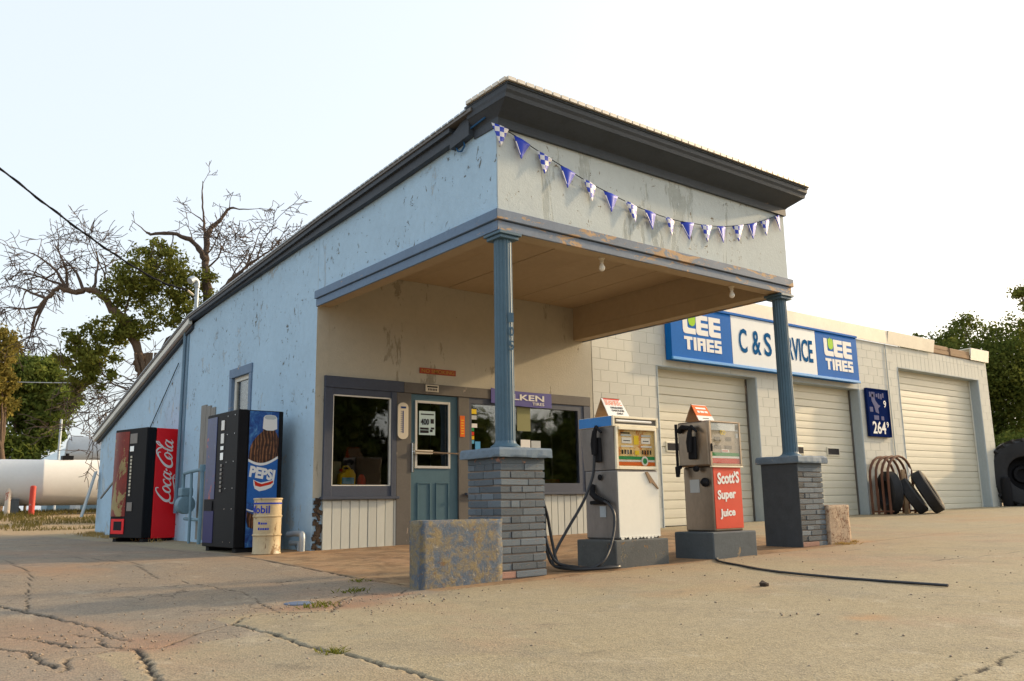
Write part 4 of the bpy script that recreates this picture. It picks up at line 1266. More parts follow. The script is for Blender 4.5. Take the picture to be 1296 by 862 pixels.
# torn paint edge along the bottom and a torn strip at the top
rt = random.Random(2)
m = MB()
for k in range(11):
    xx = bx0 + .01 + k * .049
    m.prism([(xx, .31), (xx + .048, .31), (xx + .048, .31 - rt.uniform(.0, .02)), (xx + .02, .298 - rt.uniform(.002, .03))], 'xz', by0 - .010, by0 - .0045)
m.build('torn_edge', m_pumpwhite, p1)
MB().prism([(1.60, .893), (1.63, .897), (1.70, .82), (1.77, .745), (1.765, .735), (1.68, .80), (1.66, .79)], 'xz', by0 - .016, by0 - .0046).build('torn_strip', m_wood, p1)
# head that flares upward
hd = [(bx0 + .01, by0, by1), (bx0 - .025, by0 - .008, by1 + .01)]
zs0, zs1 = .917, 1.312
vs = []
for (z, dx, dy) in ((zs0, 0, 0), (zs1, .022, .012)):
    vs += [(bx0 - dx, by0 + .02 - dy, z), (bx1 + dx, by0 + .02 - dy, z), (bx1 + dx, by1 + dy, z), (bx0 - dx, by1 + dy, z)]
head = MB().add(vs, [(0, 3, 2, 1), (4, 5, 6, 7), (0, 1, 5, 4), (1, 2, 6, 5), (2, 3, 7, 6), (3, 0, 4, 7)]).build('head', m_steelgrey, p1)
fy0 = by0 + .02
m = MB()
def fstrip(xa, xb, za, zb_):
    def yy(z): return fy0 - .012 * (z - zs0) / (zs1 - zs0)
    ex = lambda z: .022 * (z - zs0) / (zs1 - zs0)
    return (xa, xb, yy(za) - .028, yy(za) - .001, za, zb_)
for (xa, xb, za, zb_) in ((bx0 - .002, bx0 + .028, zs0, zs1), (bx1 - .028, bx1 + .002, zs0, zs1), (bx0 + .0285, bx1 - .0285, zs0, zs0 + .03), (bx0 + .0285, bx1 - .0285, zs1 - .028, zs1)):
    m.box(*fstrip(xa, xb, za, zb_))
m.build('display_frame', m_pumpframe, p1, bevel=.004)
MB().box(bx0 + .028, bx1 - .028, fy0 - .013, fy0 - .0125, zs0 + .03, zs1 - .028).build('dial_face', m_dial, p1)
yy = fy0 - .0145
for (a, b, c, d_, mt, nm) in ((1.265, 1.755, .955, .985, m_orangep, 'red_stripe'), (1.265, 1.755, .99, 1.006, m_whitep, 'white_stripe'), (1.265, 1.755, 1.01, 1.04, m_green, 'green_stripe'),
                              (1.48, 1.545, 1.15, 1.235, m_yellow, 'grade_card'), (1.32, 1.45, 1.16, 1.215, m_whitep, 'reading_window'), (1.58, 1.70, 1.16, 1.215, m_whitep, 'reading_window'), (1.31, 1.45, 1.225, 1.245, m_paleprint, 'print'), (1.58, 1.71, 1.225, 1.245, m_paleprint, 'print'),
                              (1.49, 1.545, 1.055, 1.095, m_yellow, 'grade_card'), (1.31, 1.47, 1.125, 1.14, m_whitep, 'print'), (1.57, 1.72, 1.125, 1.14, m_whitep, 'print'), (1.31, 1.43, 1.25, 1.262, m_blackp, 'print')):
    MB().box(a, b, yy - .001, yy + .0008, c, d_).build(nm, mt, p1)
m = MB()
for k in range(4):
    m.box(1.315 + k * .038, 1.333 + k * .038, yy - .0016, yy + .0008, 1.06, 1.10); m.box(1.585 + k * .036, 1.602 + k * .036, yy - .0016, yy + .0008, 1.06, 1.10)
for (a, b, c, d_) in ((1.34, 1.43, 1.18, 1.188), (1.60, 1.68, 1.18, 1.188)):
    m.box(a, b, yy - .0016, yy - .0011, c, d_)
m.build('digits', m_blackp, p1)
MB().lathe([(.045, 0), (.045, .004)], 20, (1.615, yy - .0012, .998), Matrix.Rotation(math.pi / 2, 3, 'X')).build('emblem', m_whitep, p1)
MB().lathe([(.028, 0), (.028, .0015)], 16, (1.615, yy - .0055, .998), Matrix.Rotation(math.pi / 2, 3, 'X')).build('emblem_centre', m_green, p1)
MB().box(bx0 + .029, bx1 - .029, fy0 - .026, fy0 - .0235, zs0 + .031, zs1 - .029).build('glass', m_glassclear, p1)
# top box, blue on its left end
top = MB()
tx0, tx1, ty0, ty1, tz0, tz1 = bx0 - .03, bx1 + .03, by0 - .005, by1 + .02, 1.314, 1.412
top.box(tx0, tx1, ty0 + .02, ty1, tz0, tz1)
top = top.build('top_box', m_pumpframe, p1, bevel=.004)
MB().box(tx0 - .005, tx0 - .0005, ty0 + .02, ty1, tz0 + .004, tz1 - .004).build('end_plate', m_pumpblue, top)
m = MB()
for (a, b, c, d_) in ((tx0, tx0 + .025, tz0, tz1), (tx1 - .025, tx1, tz0, tz1), (tx0 + .0255, tx1 - .0255, tz0, tz0 + .022), (tx0 + .0255, tx1 - .0255, tz1 - .022, tz1)):
    m.box(a, b, ty0, ty0 + .0195, c, d_)
m.build('rim', m_pumpframe, top, bevel=.003)
MB().box(tx0 + .026, tx1 - .026, ty0 + .016, ty0 + .0195, tz0 + .023, tz1 - .023).build('recess', m_framebrown, top)
MB().tube([(tx0 + .05, ty0 + .012, tz1 - .045), (tx1 - .09, ty0 + .012, tz1 - .045)], .012, 8).build('lamp_tube', m_whitep, top, smooth=True)
# left side: nozzle, valve, plate, holes
nozzle(p1, bx0 - .012, -3.565, 1.16)
MB().lathe([(.022, 0), (.03, .012), (.0, .02)], 10, (bx0 - .001, -3.57, .85), Matrix.Rotation(-math.pi / 2, 3, 'Y')).build('knob', m_black, p1)
MB().tube([(bx0 - .01, -3.47, .78), (bx0 - .05, -3.50, .70), (bx0 - .055, -3.56, .66), (bx0 - .03, -3.66, .62)], [.02, .03, .03, .024], 10).build('valve', m_black, p1, smooth=True)
MB().box(bx0 - .035, bx0 + .002, -3.68, -3.44, .60, .635).build('valve_bracket', m_black, p1, bevel=.008)
MB().box(bx0 - .006, bx0 - .0005, -3.63, -3.55, .485, .585).build('plate', m_galv, p1)
# hoses
hose(p1, [(bx0 - .07, -3.565, 1.05), (bx0 - .075, -3.56, .93), (bx0 - .10, -3.55, .82), (bx0 - .20, -3.53, .62), (.86, -3.50, .38), (.72, -3.50, .20), (.64, -3.56, .085), (.68, -3.75, .058), (.82, -3.92, .062), (1.00, -3.965, .066), (1.07, -3.945, .067), (1.06, -3.91, .066), (.93, -3.87, .064), (.75, -3.74, .062), (.66, -3.60, .066)])
hose(p1, [(bx0 - .04, -3.62, .64), (bx0 - .05, -3.72, .60), (bx0 - .06, -3.79, .52), (bx0 - .09, -3.82, .40), (bx0 - .18, -3.86, .25), (.92, -3.90, .12), (.80, -3.86, .066), (.70, -3.70, .064), (.66, -3.52, .09), (.63, -3.46, .25)])
hose(p1, [(.72, -3.70, .06), (.69, -3.56, .10), (.675, -3.50, .30), (.65, -3.48, .50), (.60, -3.47, .66), (.55, -3.46, .76), (.46, -3.43, .80), (.40, -3.38, .70), (.38, -3.32, .40), (.40, -3.25, .10)])
hose(p1, [(.80, -3.72, .062), (.66, -3.60, .10), (.60, -3.56, .20), (.60, -3.50, .35), (.62, -3.47, .52), (.56, -3.45, .72), (.49, -3.42, .765), (.43, -3.36, .62), (.42, -3.28, .30), (.44, -3.2, .10)])
hose(p1, [(bx1 - .01, -3.55, .90), (bx1 + .06, -3.56, .84), (bx1 + .115, -3.58, .70), (bx1 + .11, -3.58, .56), (bx1 + .055, -3.57, .44), (bx1 + .03, -3.56, .34), (bx1 - .01, -3.55, .30)], .015)
# red pump
p2 = thing('fuel_pump', 'old steel fuel pump with hand lettered red front panel', 'fuel pump', (2.65, -3.72, .318))
cx0, cx1, cy0, cy1 = 2.405, 2.885, -3.915, -3.515
MB().box(cx0 + .03, cx1 - .01, cy0 + .006, cy1 - .02, .319, .955).build('cabinet', m_steel, p2, bevel=.016, seg=3)
MB().box(cx0 + .035, cx1 - .014, cy0 - .003, cy0 + .005, .345, .945).build('front_panel', m_pumpred, p2, bevel=.003)
for s_, xa, za, w_, h_ in (("Scott'S", 2.495, .775, .34, .12), ('Super', 2.485, .60, .285, .12), ('Juice', 2.51, .435, .235, .10)):
    text(s_, 'lettering', m_whitep, p2, (xa, cy0 - .0045, za), (1, 0, .05), (0, 0, 1), w_, h_, .035)
MB().box(cx0 - .01, cx1 + .005, cy0 + .004, cy1, .957, 1.412).build('head', m_steel, p2, bevel=.02, seg=3)
MB().box(cx0 - .014, cx0 - .002, cy1 + .0005, cy1 + .03, .97, 1.40).build('rear_edge', m_black, p2)
m = MB()
for (a, b, c, d_) in ((cx0 - .01, cx0 + .022, .96, 1.41), (cx1 - .022, cx1 + .005, .96, 1.41), (cx0 + .0225, cx1 - .0225, .96, .982), (cx0 + .0225, cx1 - .0225, 1.392, 1.41)):
    m.box(a, b, cy0 - .018, cy0 + .003, c, d_)
m.build('display_frame', m_steel, p2, bevel=.004)
MB().box(cx0 + .023, cx1 - .023, cy0 - .004, cy0 + .003, .983, 1.391).build('dial_face', m_dial2, p2)
yy = cy0 - .006
for (a, b, c, d_, mt, nm) in ((cx0 + .024, cx1 - .024, 1.315, 1.388, m_signwhite, 'top_strip'), (cx0 + .024, cx1 - .024, 1.058, 1.092, m_green, 'green_stripe'), (cx0 + .024, cx1 - .024, 1.037, 1.056, m_whitep, 'white_stripe'), (cx0 + .024, cx1 - .024, .984, 1.035, m_redp, 'red_stripe'),
                              (2.585, 2.70, 1.095, 1.125, m_whitep, 'grade_card'), (2.82, 2.86, 1.245, 1.29, m_paleprint, 'sticker'), (2.815, 2.86, 1.325, 1.375, m_whitep, 'sticker')):
    MB().box(a, b, yy - .002, yy + .001, c, d_).build(nm, mt, p2)
m = MB()
for (a, b, c, d_) in ((2.48, 2.57, 1.21, 1.25), (2.66, 2.75, 1.21, 1.25), (2.475, 2.58, 1.13, 1.165), (2.64, 2.75, 1.13, 1.165)):
    m.box(a, b, yy - .001, yy + .001, c, d_)
m.build('reading_window', m_framebrown, p2)
text('GO', 'lettering', m_yellow, p2, (2.575, yy - .001, 1.27), (1, 0, 0), (0, 0, 1), .085, .05, .03)
m = MB()
for k in range(7):
    m.box(2.595 + k * .013, 2.604 + k * .013, yy - .003, yy - .0021, 1.104, 1.116)
m.build('print', m_redp, p2)
MB().box(cx0 + .023, cx1 - .023, cy0 - .015, cy0 - .0125, .983, 1.391).build('glass', m_glassclear, p2)
MB().box(cx0 - .004, cx1 + .012, cy0 - .022, cy0 + .004, .945, .9595).build('ledge', m_pumpframe, p2, bevel=.003)
MB().box(cx0 + .0, cx0 + .02, cy0 - .03, cy0 - .0185, 1.10, 1.18).build('lock', m_black, p2, bevel=.005)
nozzle(p2, cx0 - .012, -3.72, 1.20, 1.0)
m = MB()
m.tube([(cx0 - .03, -3.56, 1.32), (cx0 - .05, -3.62, 1.36), (cx0 - .05, -3.73, 1.34)], [.03, .026, .02], 8)
m.build('spout', m_black, p2, smooth=True)
MB().lathe([(.03, 0), (.03, .03), (.018, .04)], 12, (cx0 - .005, -3.75, .935), Matrix.Rotation(-math.pi / 2, 3, 'Y')).build('knob', m_black, p2, smooth=True)
MB().tube([(cx0 - .01, -3.54, .96), (cx0 - .06, -3.545, .95), (cx0 - .07, -3.55, .86)], [.02, .03, .02], 8).build('elbow', m_black, p2, smooth=True)
MB().lathe([(.045, 0), (.045, .02), (.03, .035), (.02, .06)], 14, (cx0 + .028, -3.82, .80), Matrix.Rotation(-math.pi / 2, 3, 'Y')).build('hose_outlet', m_black, p2, smooth=True)
MB().box(cx0 + .024, cx0 + .0295, -3.74, -3.62, .70, .83).build('paper_label', m_paleprint, p2)
# folding signs on the pumps
def aframe(name, label, x0, x1, y, z0, z1, spread, mt, prints):
    t = thing(name, label, 'sign', ((x0 + x1) / 2, y, z0))
    for s, mm in ((-1, mt), (1, m_wood)):
        a = MB()
        a.add([(x0, y + s * spread, z0), (x1, y + s * spread, z0), (x1 - .03, y, z1), (x0 - .0, y, z1), (x0, y + s * (spread - .006) , z0), (x1, y + s * (spread - .006), z0), (x1 - .03, y - s * .006, z1), (x0, y - s * .006, z1)],
              [(0, 1, 2, 3), (7, 6, 5, 4), (0, 4, 5, 1), (1, 5, 6, 2), (2, 6, 7, 3), (3, 7, 4, 0)])
        a.build('leaf', mm, t)
    hgt = z1 - z0
    nrm = Vector((0, -hgt, spread)).normalized()
    for (u0, u1, v0, v1, pm) in prints:
        q = []
        for (u, v) in ((u0, v0), (u1, v0), (u1, v1), (u0, v1)):
            p = Vector((x0 + u * (x1 - x0) - .03 * v * u, y - spread * (1 - v), z0 + v * hgt)) + nrm * .002
            q.append(tuple(p))
        MB().add(q, [(0, 1, 2, 3)]).build('print', pm, t)
    return t
rw = random.Random(4)
pr = [(.08, .92, .90, .96, m_redp)]
for k in range(4):
    a = .08
    while a < .85:
        b = min(.92, a + rw.uniform(.08, .2)); pr.append((a, b, .62 + k * .065, .655 + k * .065, m_orangep)); a = b + .04
pr += [(.22, .88, .40, .48, m_blackp), (.22, .88, .26, .34, m_blackp), (.42, .82, .10, .17, m_blackp)]
t_ = aframe('folding_sign', 'white folding price card standing on the white pump', 1.245, 1.525, -3.60, 1.413, 1.60, .10, m_whitep, [p for p in pr if p[4] != m_blackp])
nv = Vector((0, .10, .187)).normalized()
for s_, u0, w_, v in (('UNLEADED', .26, .165, .43), ('GASOLINE', .26, .165, .28), ('ONLY', .46, .085, .12)):
    text(s_, 'lettering', m_blackp, t_, Vector((1.245 + u0 * .27, -3.60 - .10 * (1 - v), 1.413 + v * .187)) + Vector((0, -.187, .10)).normalized() * .0015, (1, 0, 0), tuple(nv), w_, .022, .02, .001)
aframe('folding_sign', 'orange folding warning card standing on the red pump', 2.37, 2.62, -3.74, 1.413, 1.59, .09, m_orangep,
       [(.0, 1, 0, .30, m_whitep), (.0, .99, .93, .995, m_whitep), (.16, .84, .70, .80, m_whitep), (.18, .34, .48, .60, m_whitep), (.38, .62, .48, .60, m_whitep), (.66, .86, .48, .60, m_whitep), (.3, .7, .12, .17, m_blackp)])
# black cable lying on the concrete
def on_ground(pts, up):
    return [(x, y, G(x, y) + up) for x, y in pts]
q = catmull([(2.36, -3.98), (2.2, -4.09), (2.02, -4.30), (1.84, -4.63), (1.62, -5.03), (1.50, -5.37), (1.42, -5.75), (1.376, -6.10), (1.353, -6.664)], 8)
o = MB().tube(on_ground(q, .010), .0095, 8).build('cable', m_hose, None, smooth=True); tag(o, 'black cable snaking across the concrete from the red pump plinth', 'cable')

# mottled concrete slab by the left pier, pebbled one by the right pier
def rough_block(name, x0, x1, y0, y1, z0, z1, mt, seed, amp=.010, n=14):
    r = np.random.RandomState(seed)
    b = MB()
    nx, nz, ny = n, n, 5
    def face(P, Q, R_, a, c):
        o = len(b.v)
        for i in range(a + 1):
            for j in range(c + 1):
                b.v.append(tuple(P + (Q - P) * (i / a) + (R_ - P) * (j / c)))
        for i in range(a):
            for j in range(c):
                p = o + i * (c + 1) + j
                b.f.append((p, p + c + 1, p + c + 2, p + 1))
    V = lambda *a: np.array(a, float)
    face(V(x0, y0, z0), V(x1, y0, z0), V(x0, y0, z1), nx, nz)
    face(V(x1, y1, z0), V(x0, y1, z0), V(x1, y1, z1), nx, nz)
    face(V(x0, y1, z0), V(x0, y0, z0), V(x0, y1, z1), ny, nz)
    face(V(x1, y0, z0), V(x1, y1, z0), V(x1, y0, z1), ny, nz)
    face(V(x0, y0, z1), V(x1, y0, z1), V(x0, y1, z1), nx, ny)
    def h(p, k):
        return float(vnoise(np.array([p[0] * 17 + p[1] * 9]), np.array([p[2] * 17 + p[1] * 7 + k * 31]), seed)[0]) - .5
    b.v = [(p[0] + amp * h(p, 1), p[1] + amp * h(p, 2), p[2] + amp * h(p, 3)) for p in b.v]
    o = b.build(name, mt, None, smooth=True)
    w = o.modifiers.new('w', 'WELD'); w.merge_threshold = .0005
    return o
o = rough_block('concrete_slab', -.905, -.135, -3.835, -3.68, -.03, .505, m_blockmoss, 4)
tag(o, 'mottled blue and yellow concrete slab standing left of the front brick pier', 'concrete slab')
o = rough_block('concrete_slab', 4.50, 4.93, -3.84, -3.70, .05, .545, m_terrazzo, 8)
tag(o, 'tan pebbled concrete slab standing right of the far brick pier', 'concrete slab')

# ------------------------------------------------------------------ vending machines (local frame: x = depth from the front, y = width, front at x=0)
def flat(name, mt, par, pts, plane_y, th=.0015):
    """thin print on the end facing -y"""
    return MB().prism(pts, 'xz', plane_y - th, plane_y).build(name, mt, par, world=False)

coke = thing('vending_machine', 'red vending machine with white script lettering running up its side', 'vending machine', (-.545, 4.98, G(-.5, 5.2) + .0), math.radians(15.5))
CD, CW, CH = .59, .955, 1.80
MB().box(.17, CD, 0, CW, .05, CH).build('cabinet', m_cokered, coke, world=False, bevel=.006)
MB().box(.0, .165, .004, CW, .06, CH + .005).build('front_door', m_blackpanel, coke, world=False, bevel=.01)
# bulging pictorial front
m_cokefront = M('vending_front_print', (.20, .02, .012), .45, .5, 3, .0, 30, peel=((.35, .26, .10), 2.2, .58, (1, 1, .5)), peel2=((.45, .42, .40), 3, .72, (1, 2, .6)))
pf = []
for k in range(9):
    t = k / 8
    pf.append((-.004 - .035 * math.sin(math.pi * t), .52 + t * (CW - .53)))
MB().prism([(p[0], p[1]) for p in pf] + [(.0, CW - .01), (.0, .52)], 'xy', .40, 1.76).build('front_panel', m_cokefront, coke, world=False)
MB().box(-.012, -.0005, .52, CW - .05, .12, .36).build('delivery_door', m_cokered, coke, world=False, bevel=.01)
MB().box(-.016, -.0125, .58, CW - .14, .18, .32).build('delivery_flap', m_blackp, coke, world=False)
for k in range(12):
    MB().box(-.010, -.0005, .40, .445, .72 + k * .055, .757 + k * .055).build('button', m_porcelain, coke, world=False, bevel=.003)
MB().box(-.012, -.0005, .36, .47, 1.43, 1.52).build('coin_slot', m_chrome, coke, world=False, bevel=.004)
MB().box(-.010, -.0005, .32, .47, .48, .62).build('coin_return', m_steelgrey, coke, world=False, bevel=.004)
MB().box(-.006, -.0005, .28, .49, 1.56, 1.72).build('display', m_steelgrey, coke, world=False)
for (a, b) in ((.03, .13), (CW - .13, CW - .03)):
    MB().box(.05, .55, a, b, -.01, .05).build('foot', m_black, coke, world=False)
# white script running up the red end; s = along the text (up), t = letter height (towards the front)
def script(par, x_base, z_base, unit, y):
    W_ = []
    def stroke(pts, ws):
        P = catmull(pts, 7); Wd = np.interp(np.linspace(0, 1, len(P)), np.linspace(0, 1, len(ws)), ws)
        L, R_ = [], []
        for i, p in enumerate(P):
            d = P[min(i + 1, len(P) - 1)] - P[max(i - 1, 0)]
            d = d / (np.linalg.norm(d) + 1e-9); nn = np.array([-d[1], d[0]])
            L.append(p + nn * Wd[i] / 2); R_.append(p - nn * Wd[i] / 2)
        W_.append((L, R_))
    # capital C with its long tail under the word
    stroke([(2.30, 2.15), (2.15, 2.55), (1.65, 2.45), (1.05, 1.75), (.72, .95), (.95, .30), (1.55, .15), (2.05, .45)], [.10, .16, .22, .34, .40, .34, .22, .10])
    stroke([(.95, .55), (.62, .05), (.85, -.45), (1.9, -.62), (3.1, -.42), (4.0, -.22), (4.55, -.18), (5.05, -.45)], [.12, .22, .26, .26, .22, .20, .26, .05])
    stroke([(4.30, .05), (4.45, -.20), (4.35, -.55)], [.04, .26, .04])
    def small_o(x):
        stroke([(x + .75, 1.35), (x + .40, 1.42), (x + .08, .95), (x + .12, .38), (x + .45, .20), (x + .80, .62), (x + .82, 1.12), (x + .62, 1.42)], [.10, .20, .30, .28, .16, .24, .20, .08])
    small_o(2.0)
    stroke([(2.60, 1.25), (2.95, 1.05), (3.15, 1.02)], [.08, .10, .08])
    stroke([(3.78, 1.15), (3.72, 1.42), (3.38, 1.30), (3.10, .78), (3.20, .30), (3.55, .20), (3.95, .55)], [.16, .14, .20, .30, .28, .18, .08])
    def small_a(x):
        stroke([(x + .78, 1.30), (x + .42, 1.42), (x + .08, .92), (x + .12, .35), (x + .42, .22), (x + .80, .70)], [.10, .18, .28, .28, .16, .12])
        stroke([(x + .95, 1.42), (x + .80, .85), (x + .80, .35), (x + .98, .20), (x + 1.28, .50)], [.22, .26, .26, .20, .06])
    small_a(4.0)
    stroke([(5.15, .95), (5.45, 1.08)], [.24, .24])
    # second capital
    stroke([(7.60, 2.10), (7.45, 2.50), (6.95, 2.45), (6.25, 1.80), (5.85, 1.0), (6.0, .32), (6.55, .12), (7.15, .42), (7.45, .80)], [.08, .16, .22, .32, .40, .36, .24, .16, .06])
    stroke([(6.55, 2.05), (6.90, 2.55), (7.55, 2.80), (8.10, 2.45), (8.35, 2.05), (8.85, 2.30), (9.15, 2.60)], [.06, .16, .22, .20, .14, .14, .04])
    small_o(7.0)
    stroke([(7.62, 1.25), (7.95, 1.05), (8.15, 1.00)], [.08, .10, .08])
    stroke([(8.12, .92), (8.55, 1.75), (8.95, 2.62), (8.90, 2.95), (8.62, 2.55), (8.38, 1.50), (8.32, .55), (8.50, .20), (8.85, .52)], [.06, .10, .16, .14, .20, .28, .28, .20, .06])
    small_a(8.75)
    b = MB()
    for k, (L, R_) in enumerate(W_):
        yk = y - .0012 - .00008 * k
        vs = [(x_base - p[1] * unit - .0, yk, z_base + p[0] * unit * 1.0 + .0) for p in L] + [(x_base - p[1] * unit, yk, z_base + p[0] * unit) for p in R_]
        n = len(L)
        b.add(vs, [(i, i + 1, n + i + 1, n + i) for i in range(n - 1)])
    return b
def slant(b, x_base, k):
    # letters lean forward along the text direction
    b.v = [(x, y, z + (x_base - x) * k) for (x, y, z) in b.v]
    return b
sb = script(coke, .475, .535, .107, -.0)
slant(sb, .475, .28).build('script_lettering', m_whitep, coke, world=False)

pep = thing('vending_machine', 'black and blue vending machine with a big cola bottle picture on its side', 'vending machine', (-.745, .46, G(-.7, .5)), math.radians(1.5))
PD, PW, PH = .56, 1.0, 1.655
MB().box(.13, PD, 0, PW, .05, PH).build('cabinet', m_blackpanel, pep, world=False, bevel=.006)
MB().box(.0, .127, .003, PW, .055, PH + .004).build('front_door', m_blackpanel, pep, world=False, bevel=.008)
m_pepfront = M('cola_front_print', (.02, .035, .14), .3, .5, 3, .0, 30, peel=((.35, .05, .05), 2.2, .60, (1, 1, .6)), peel2=((.45, .47, .5), 3, .66, (1, 2, .6)))
MB().box(-.006, -.0005, .66, PW - .02, .62, 1.62).build('front_panel', m_pepfront, pep, world=False)
MB().box(-.006, -.0005, .66, PW - .02, .10, .48).build('lower_panel', simple('violet_panel', (.05, .05, .14), .35), pep, world=False)
MB().box(-.012, -.0065, .70, PW - .12, .48, .60).build('delivery_flap', m_blackp, pep, world=False)
for k, (z0, z1) in enumerate(((1.44, 1.56), (1.28, 1.40), (1.20, 1.25), (1.08, 1.17))):
    MB().box(-.010, -.0005, .42, .51, z0, z1).build('coin_slot', m_whitep if k < 2 else m_chrome, pep, world=False, bevel=.003)
for k in range(7):
    MB().box(-.012, -.0005, .44, .49, .70 + k * .05, .732 + k * .05).build('button', m_steelgrey, pep, world=False, bevel=.003)
m = MB()
for z in (.12, .50, .74, 1.05, 1.38, 1.60):
    for yy_ in (.10, .32):
        m.lathe([(.007, 0), (.007, .004)], 8, (-.0005, yy_, z), Matrix.Rotation(-math.pi / 2, 3, 'Y'))
m.build('rivet', m_chrome, pep, world=False)
for (a, b) in ((.03, .13), (PW - .13, PW - .03)):
    MB().box(.04, .52, a, b, -.01, .05).build('foot', m_black, pep, world=False)
# printed end: icy blue sheet, bottle, cap, label
def ice():
    t = NT('icy_blue_print')
    c = t.ramp(t.noise(9, 7, .75, (1, 1, 1), 1.5), [(.30, (.006, .03, .16)), (.50, (.015, .085, .32)), (.64, (.06, .22, .48)), (.76, (.45, .60, .70))])
    t.l(c, t.b.inputs['Base Color']); t.b.inputs['Roughness'].default_value = .35
    return t.m
def cola():
    t = NT('cola_print')
    w = t.n('ShaderNodeTexWave'); w.inputs['Scale'].default_value = 6; w.inputs['Distortion'].default_value = 9; w.inputs['Detail'].default_value = 3
    t.l(t.co((1.4, 1, .6)), w.inputs['Vector'])
    c = t.ramp(w.outputs['Fac'], [(.0, (.03, .010, .005)), (.5, (.075, .026, .012)), (.85, (.15, .055, .022)), (1, (.30, .13, .05))])
    c = t.mix(t.ramp(t.noise(14, 4), [(.5, g3(0)), (.65, g3(.8))]), c, (.02, .008, .005))
    t.l(c, t.b.inputs['Base Color']); t.b.inputs['Roughness'].default_value = .35
    return t.m
m_ice, m_cola = ice(), cola()
ex0, ex1 = .135, .50
MB().box(ex0, ex1, -.004, -.0005, .06, PH - .01).build('printed_panel', m_ice, pep, world=False)
yp = -.0046
def clip(pts):
    return [(min(max(x, ex0), ex1), z) for x, z in pts]
bot = [(.315, 1.435), (.455, 1.435), (.465, 1.40), (.49, 1.36), (.50, 1.33), (.50, .98), (.135, 1.02), (.138, 1.12), (.150, 1.20), (.18, 1.28), (.235, 1.35), (.295, 1.40)]
MB().prism(clip(bot)[::-1], 'xz', yp - .0012, yp).build('bottle_print', m_cola, pep, world=False)
MB().prism([(.298, 1.44), (.306, 1.575), (.330, 1.60), (.39, 1.607), (.45, 1.60), (.474, 1.575), (.480, 1.44), (.43, 1.418), (.35, 1.418)][::-1], 'xz', yp - .0035, yp - .0013).build('cap_print', m_whitep, pep, world=False)
MB().prism([(.312, 1.567), (.332, 1.595), (.39, 1.602), (.448, 1.595), (.468, 1.567), (.43, 1.552), (.35, 1.552)][::-1], 'xz', yp - .0042, yp - .0036).build('cap_top_print', m_paleprint, pep, world=False)
def arc(z0, sag, n=10, xa=ex0, xb=ex1):
    return [(xa + (xb - xa) * k / n, z0 - sag * math.sin(math.pi * (.15 + .85 * k / n))) for k in range(n + 1)]
up_, lo_ = arc(1.115, .085), arc(1.085, .085)
MB().prism((up_ + lo_[::-1])[::-1], 'xz', yp - .0030, yp - .0013).build('label_band_print', m_whitep, pep, world=False)
up_, lo_ = arc(1.085, .085), arc(.60, .05)
m_lblue = M('label_blue_print', (.02, .12, .40), .35, .25, 6, 0)
MB().prism((up_ + lo_[::-1])[::-1], 'xz', yp - .0026, yp - .0013).build('label_print', m_lblue, pep, world=False)
text('PEPSI', 'lettering', m_whitep, pep, (.148, yp - .003, .868), (1, 0, -.16), (0, 0, 1), .335, .135, .05, .001, world=False, shear=.15)
MB().prism([(.205, .835), (.25, .815), (.30, .80), (.36, .812), (.42, .825), (.455, .84), (.462, .79), (.43, .745), (.36, .715), (.28, .70), (.225, .73), (.208, .78)][::-1], 'xz', yp - .0036, yp - .0027).build('emblem_edge_print', m_whitep, pep, world=False)
MB().prism([(.215, .825), (.26, .800), (.31, .785), (.37, .80), (.42, .815), (.45, .825), (.45, .80), (.42, .78), (.36, .765), (.29, .750), (.23, .765)][::-1], 'xz', yp - .0042, yp - .0037).build('emblem_print', m_redp, pep, world=False)
MB().prism([(.14, .47), (.22, .43), (.28, .43), (.28, .30), (.22, .27), (.16, .29), (.14, .36)][::-1], 'xz', yp - .0032, yp - .0027).build('second_bottle_print', m_cola, pep, world=False)
MB().prism(([(.136, .50), (.20, .478), (.30, .468), (.30, .452), (.20, .462), (.136, .482)])[::-1], 'xz', yp - .0034, yp - .0027).build('label_band_print', m_whitep, pep, world=False)
MB().box(.505, .545, -.003, -.0005, .06, PH - .01).build('edge_strip', m_blackpanel, pep, world=False)

# drum
dr = thing('oil_drum', 'small rusty white drum with blue lettering before the bottle picture machine', 'drum', (-.545, -.02, G(-.55, 0)))
R0 = .158
prof = [(R0 - .012, 0), (R0, .004), (R0, .012), (R0 - .006, .02), (R0 - .006, .195), (R0 + .004, .203), (R0 + .004, .213), (R0 - .006, .221), (R0 - .006, .40), (R0 + .004, .408), (R0 + .004, .418), (R0 - .006, .426), (R0 - .006, .59), (R0 + .002, .597), (R0 + .002, .612), (R0 - .012, .614), (R0 - .014, .600)]
MB().lathe(prof, 40).build('body', m_drum, dr, world=False, smooth=True)
def wrap(parts, nm, mt, lift=.0022):
    """rectangles (angle in degrees from -y, z) wrapped on the drum"""
    b = MB(); r_ = R0 - .006 + lift
    for (a0, a1, z0, z1) in parts:
        n = max(2, int(abs(a1 - a0) / 4))
        vs = []
        for z in (z0, z1):
            for k in range(n + 1):
                a = math.radians(a0 + (a1 - a0) * k / n) - math.pi / 2
                vs.append((r_ * math.cos(a), r_ * math.sin(a), z))
        b.add(vs, [(k, k + 1, n + 1 + k + 1, n + 1 + k) for k in range(n)])
    return b.build(nm, mt, dr, world=False)
wrap([(-110, 60, .545, .562)], 'blue_band', m_drumprint)
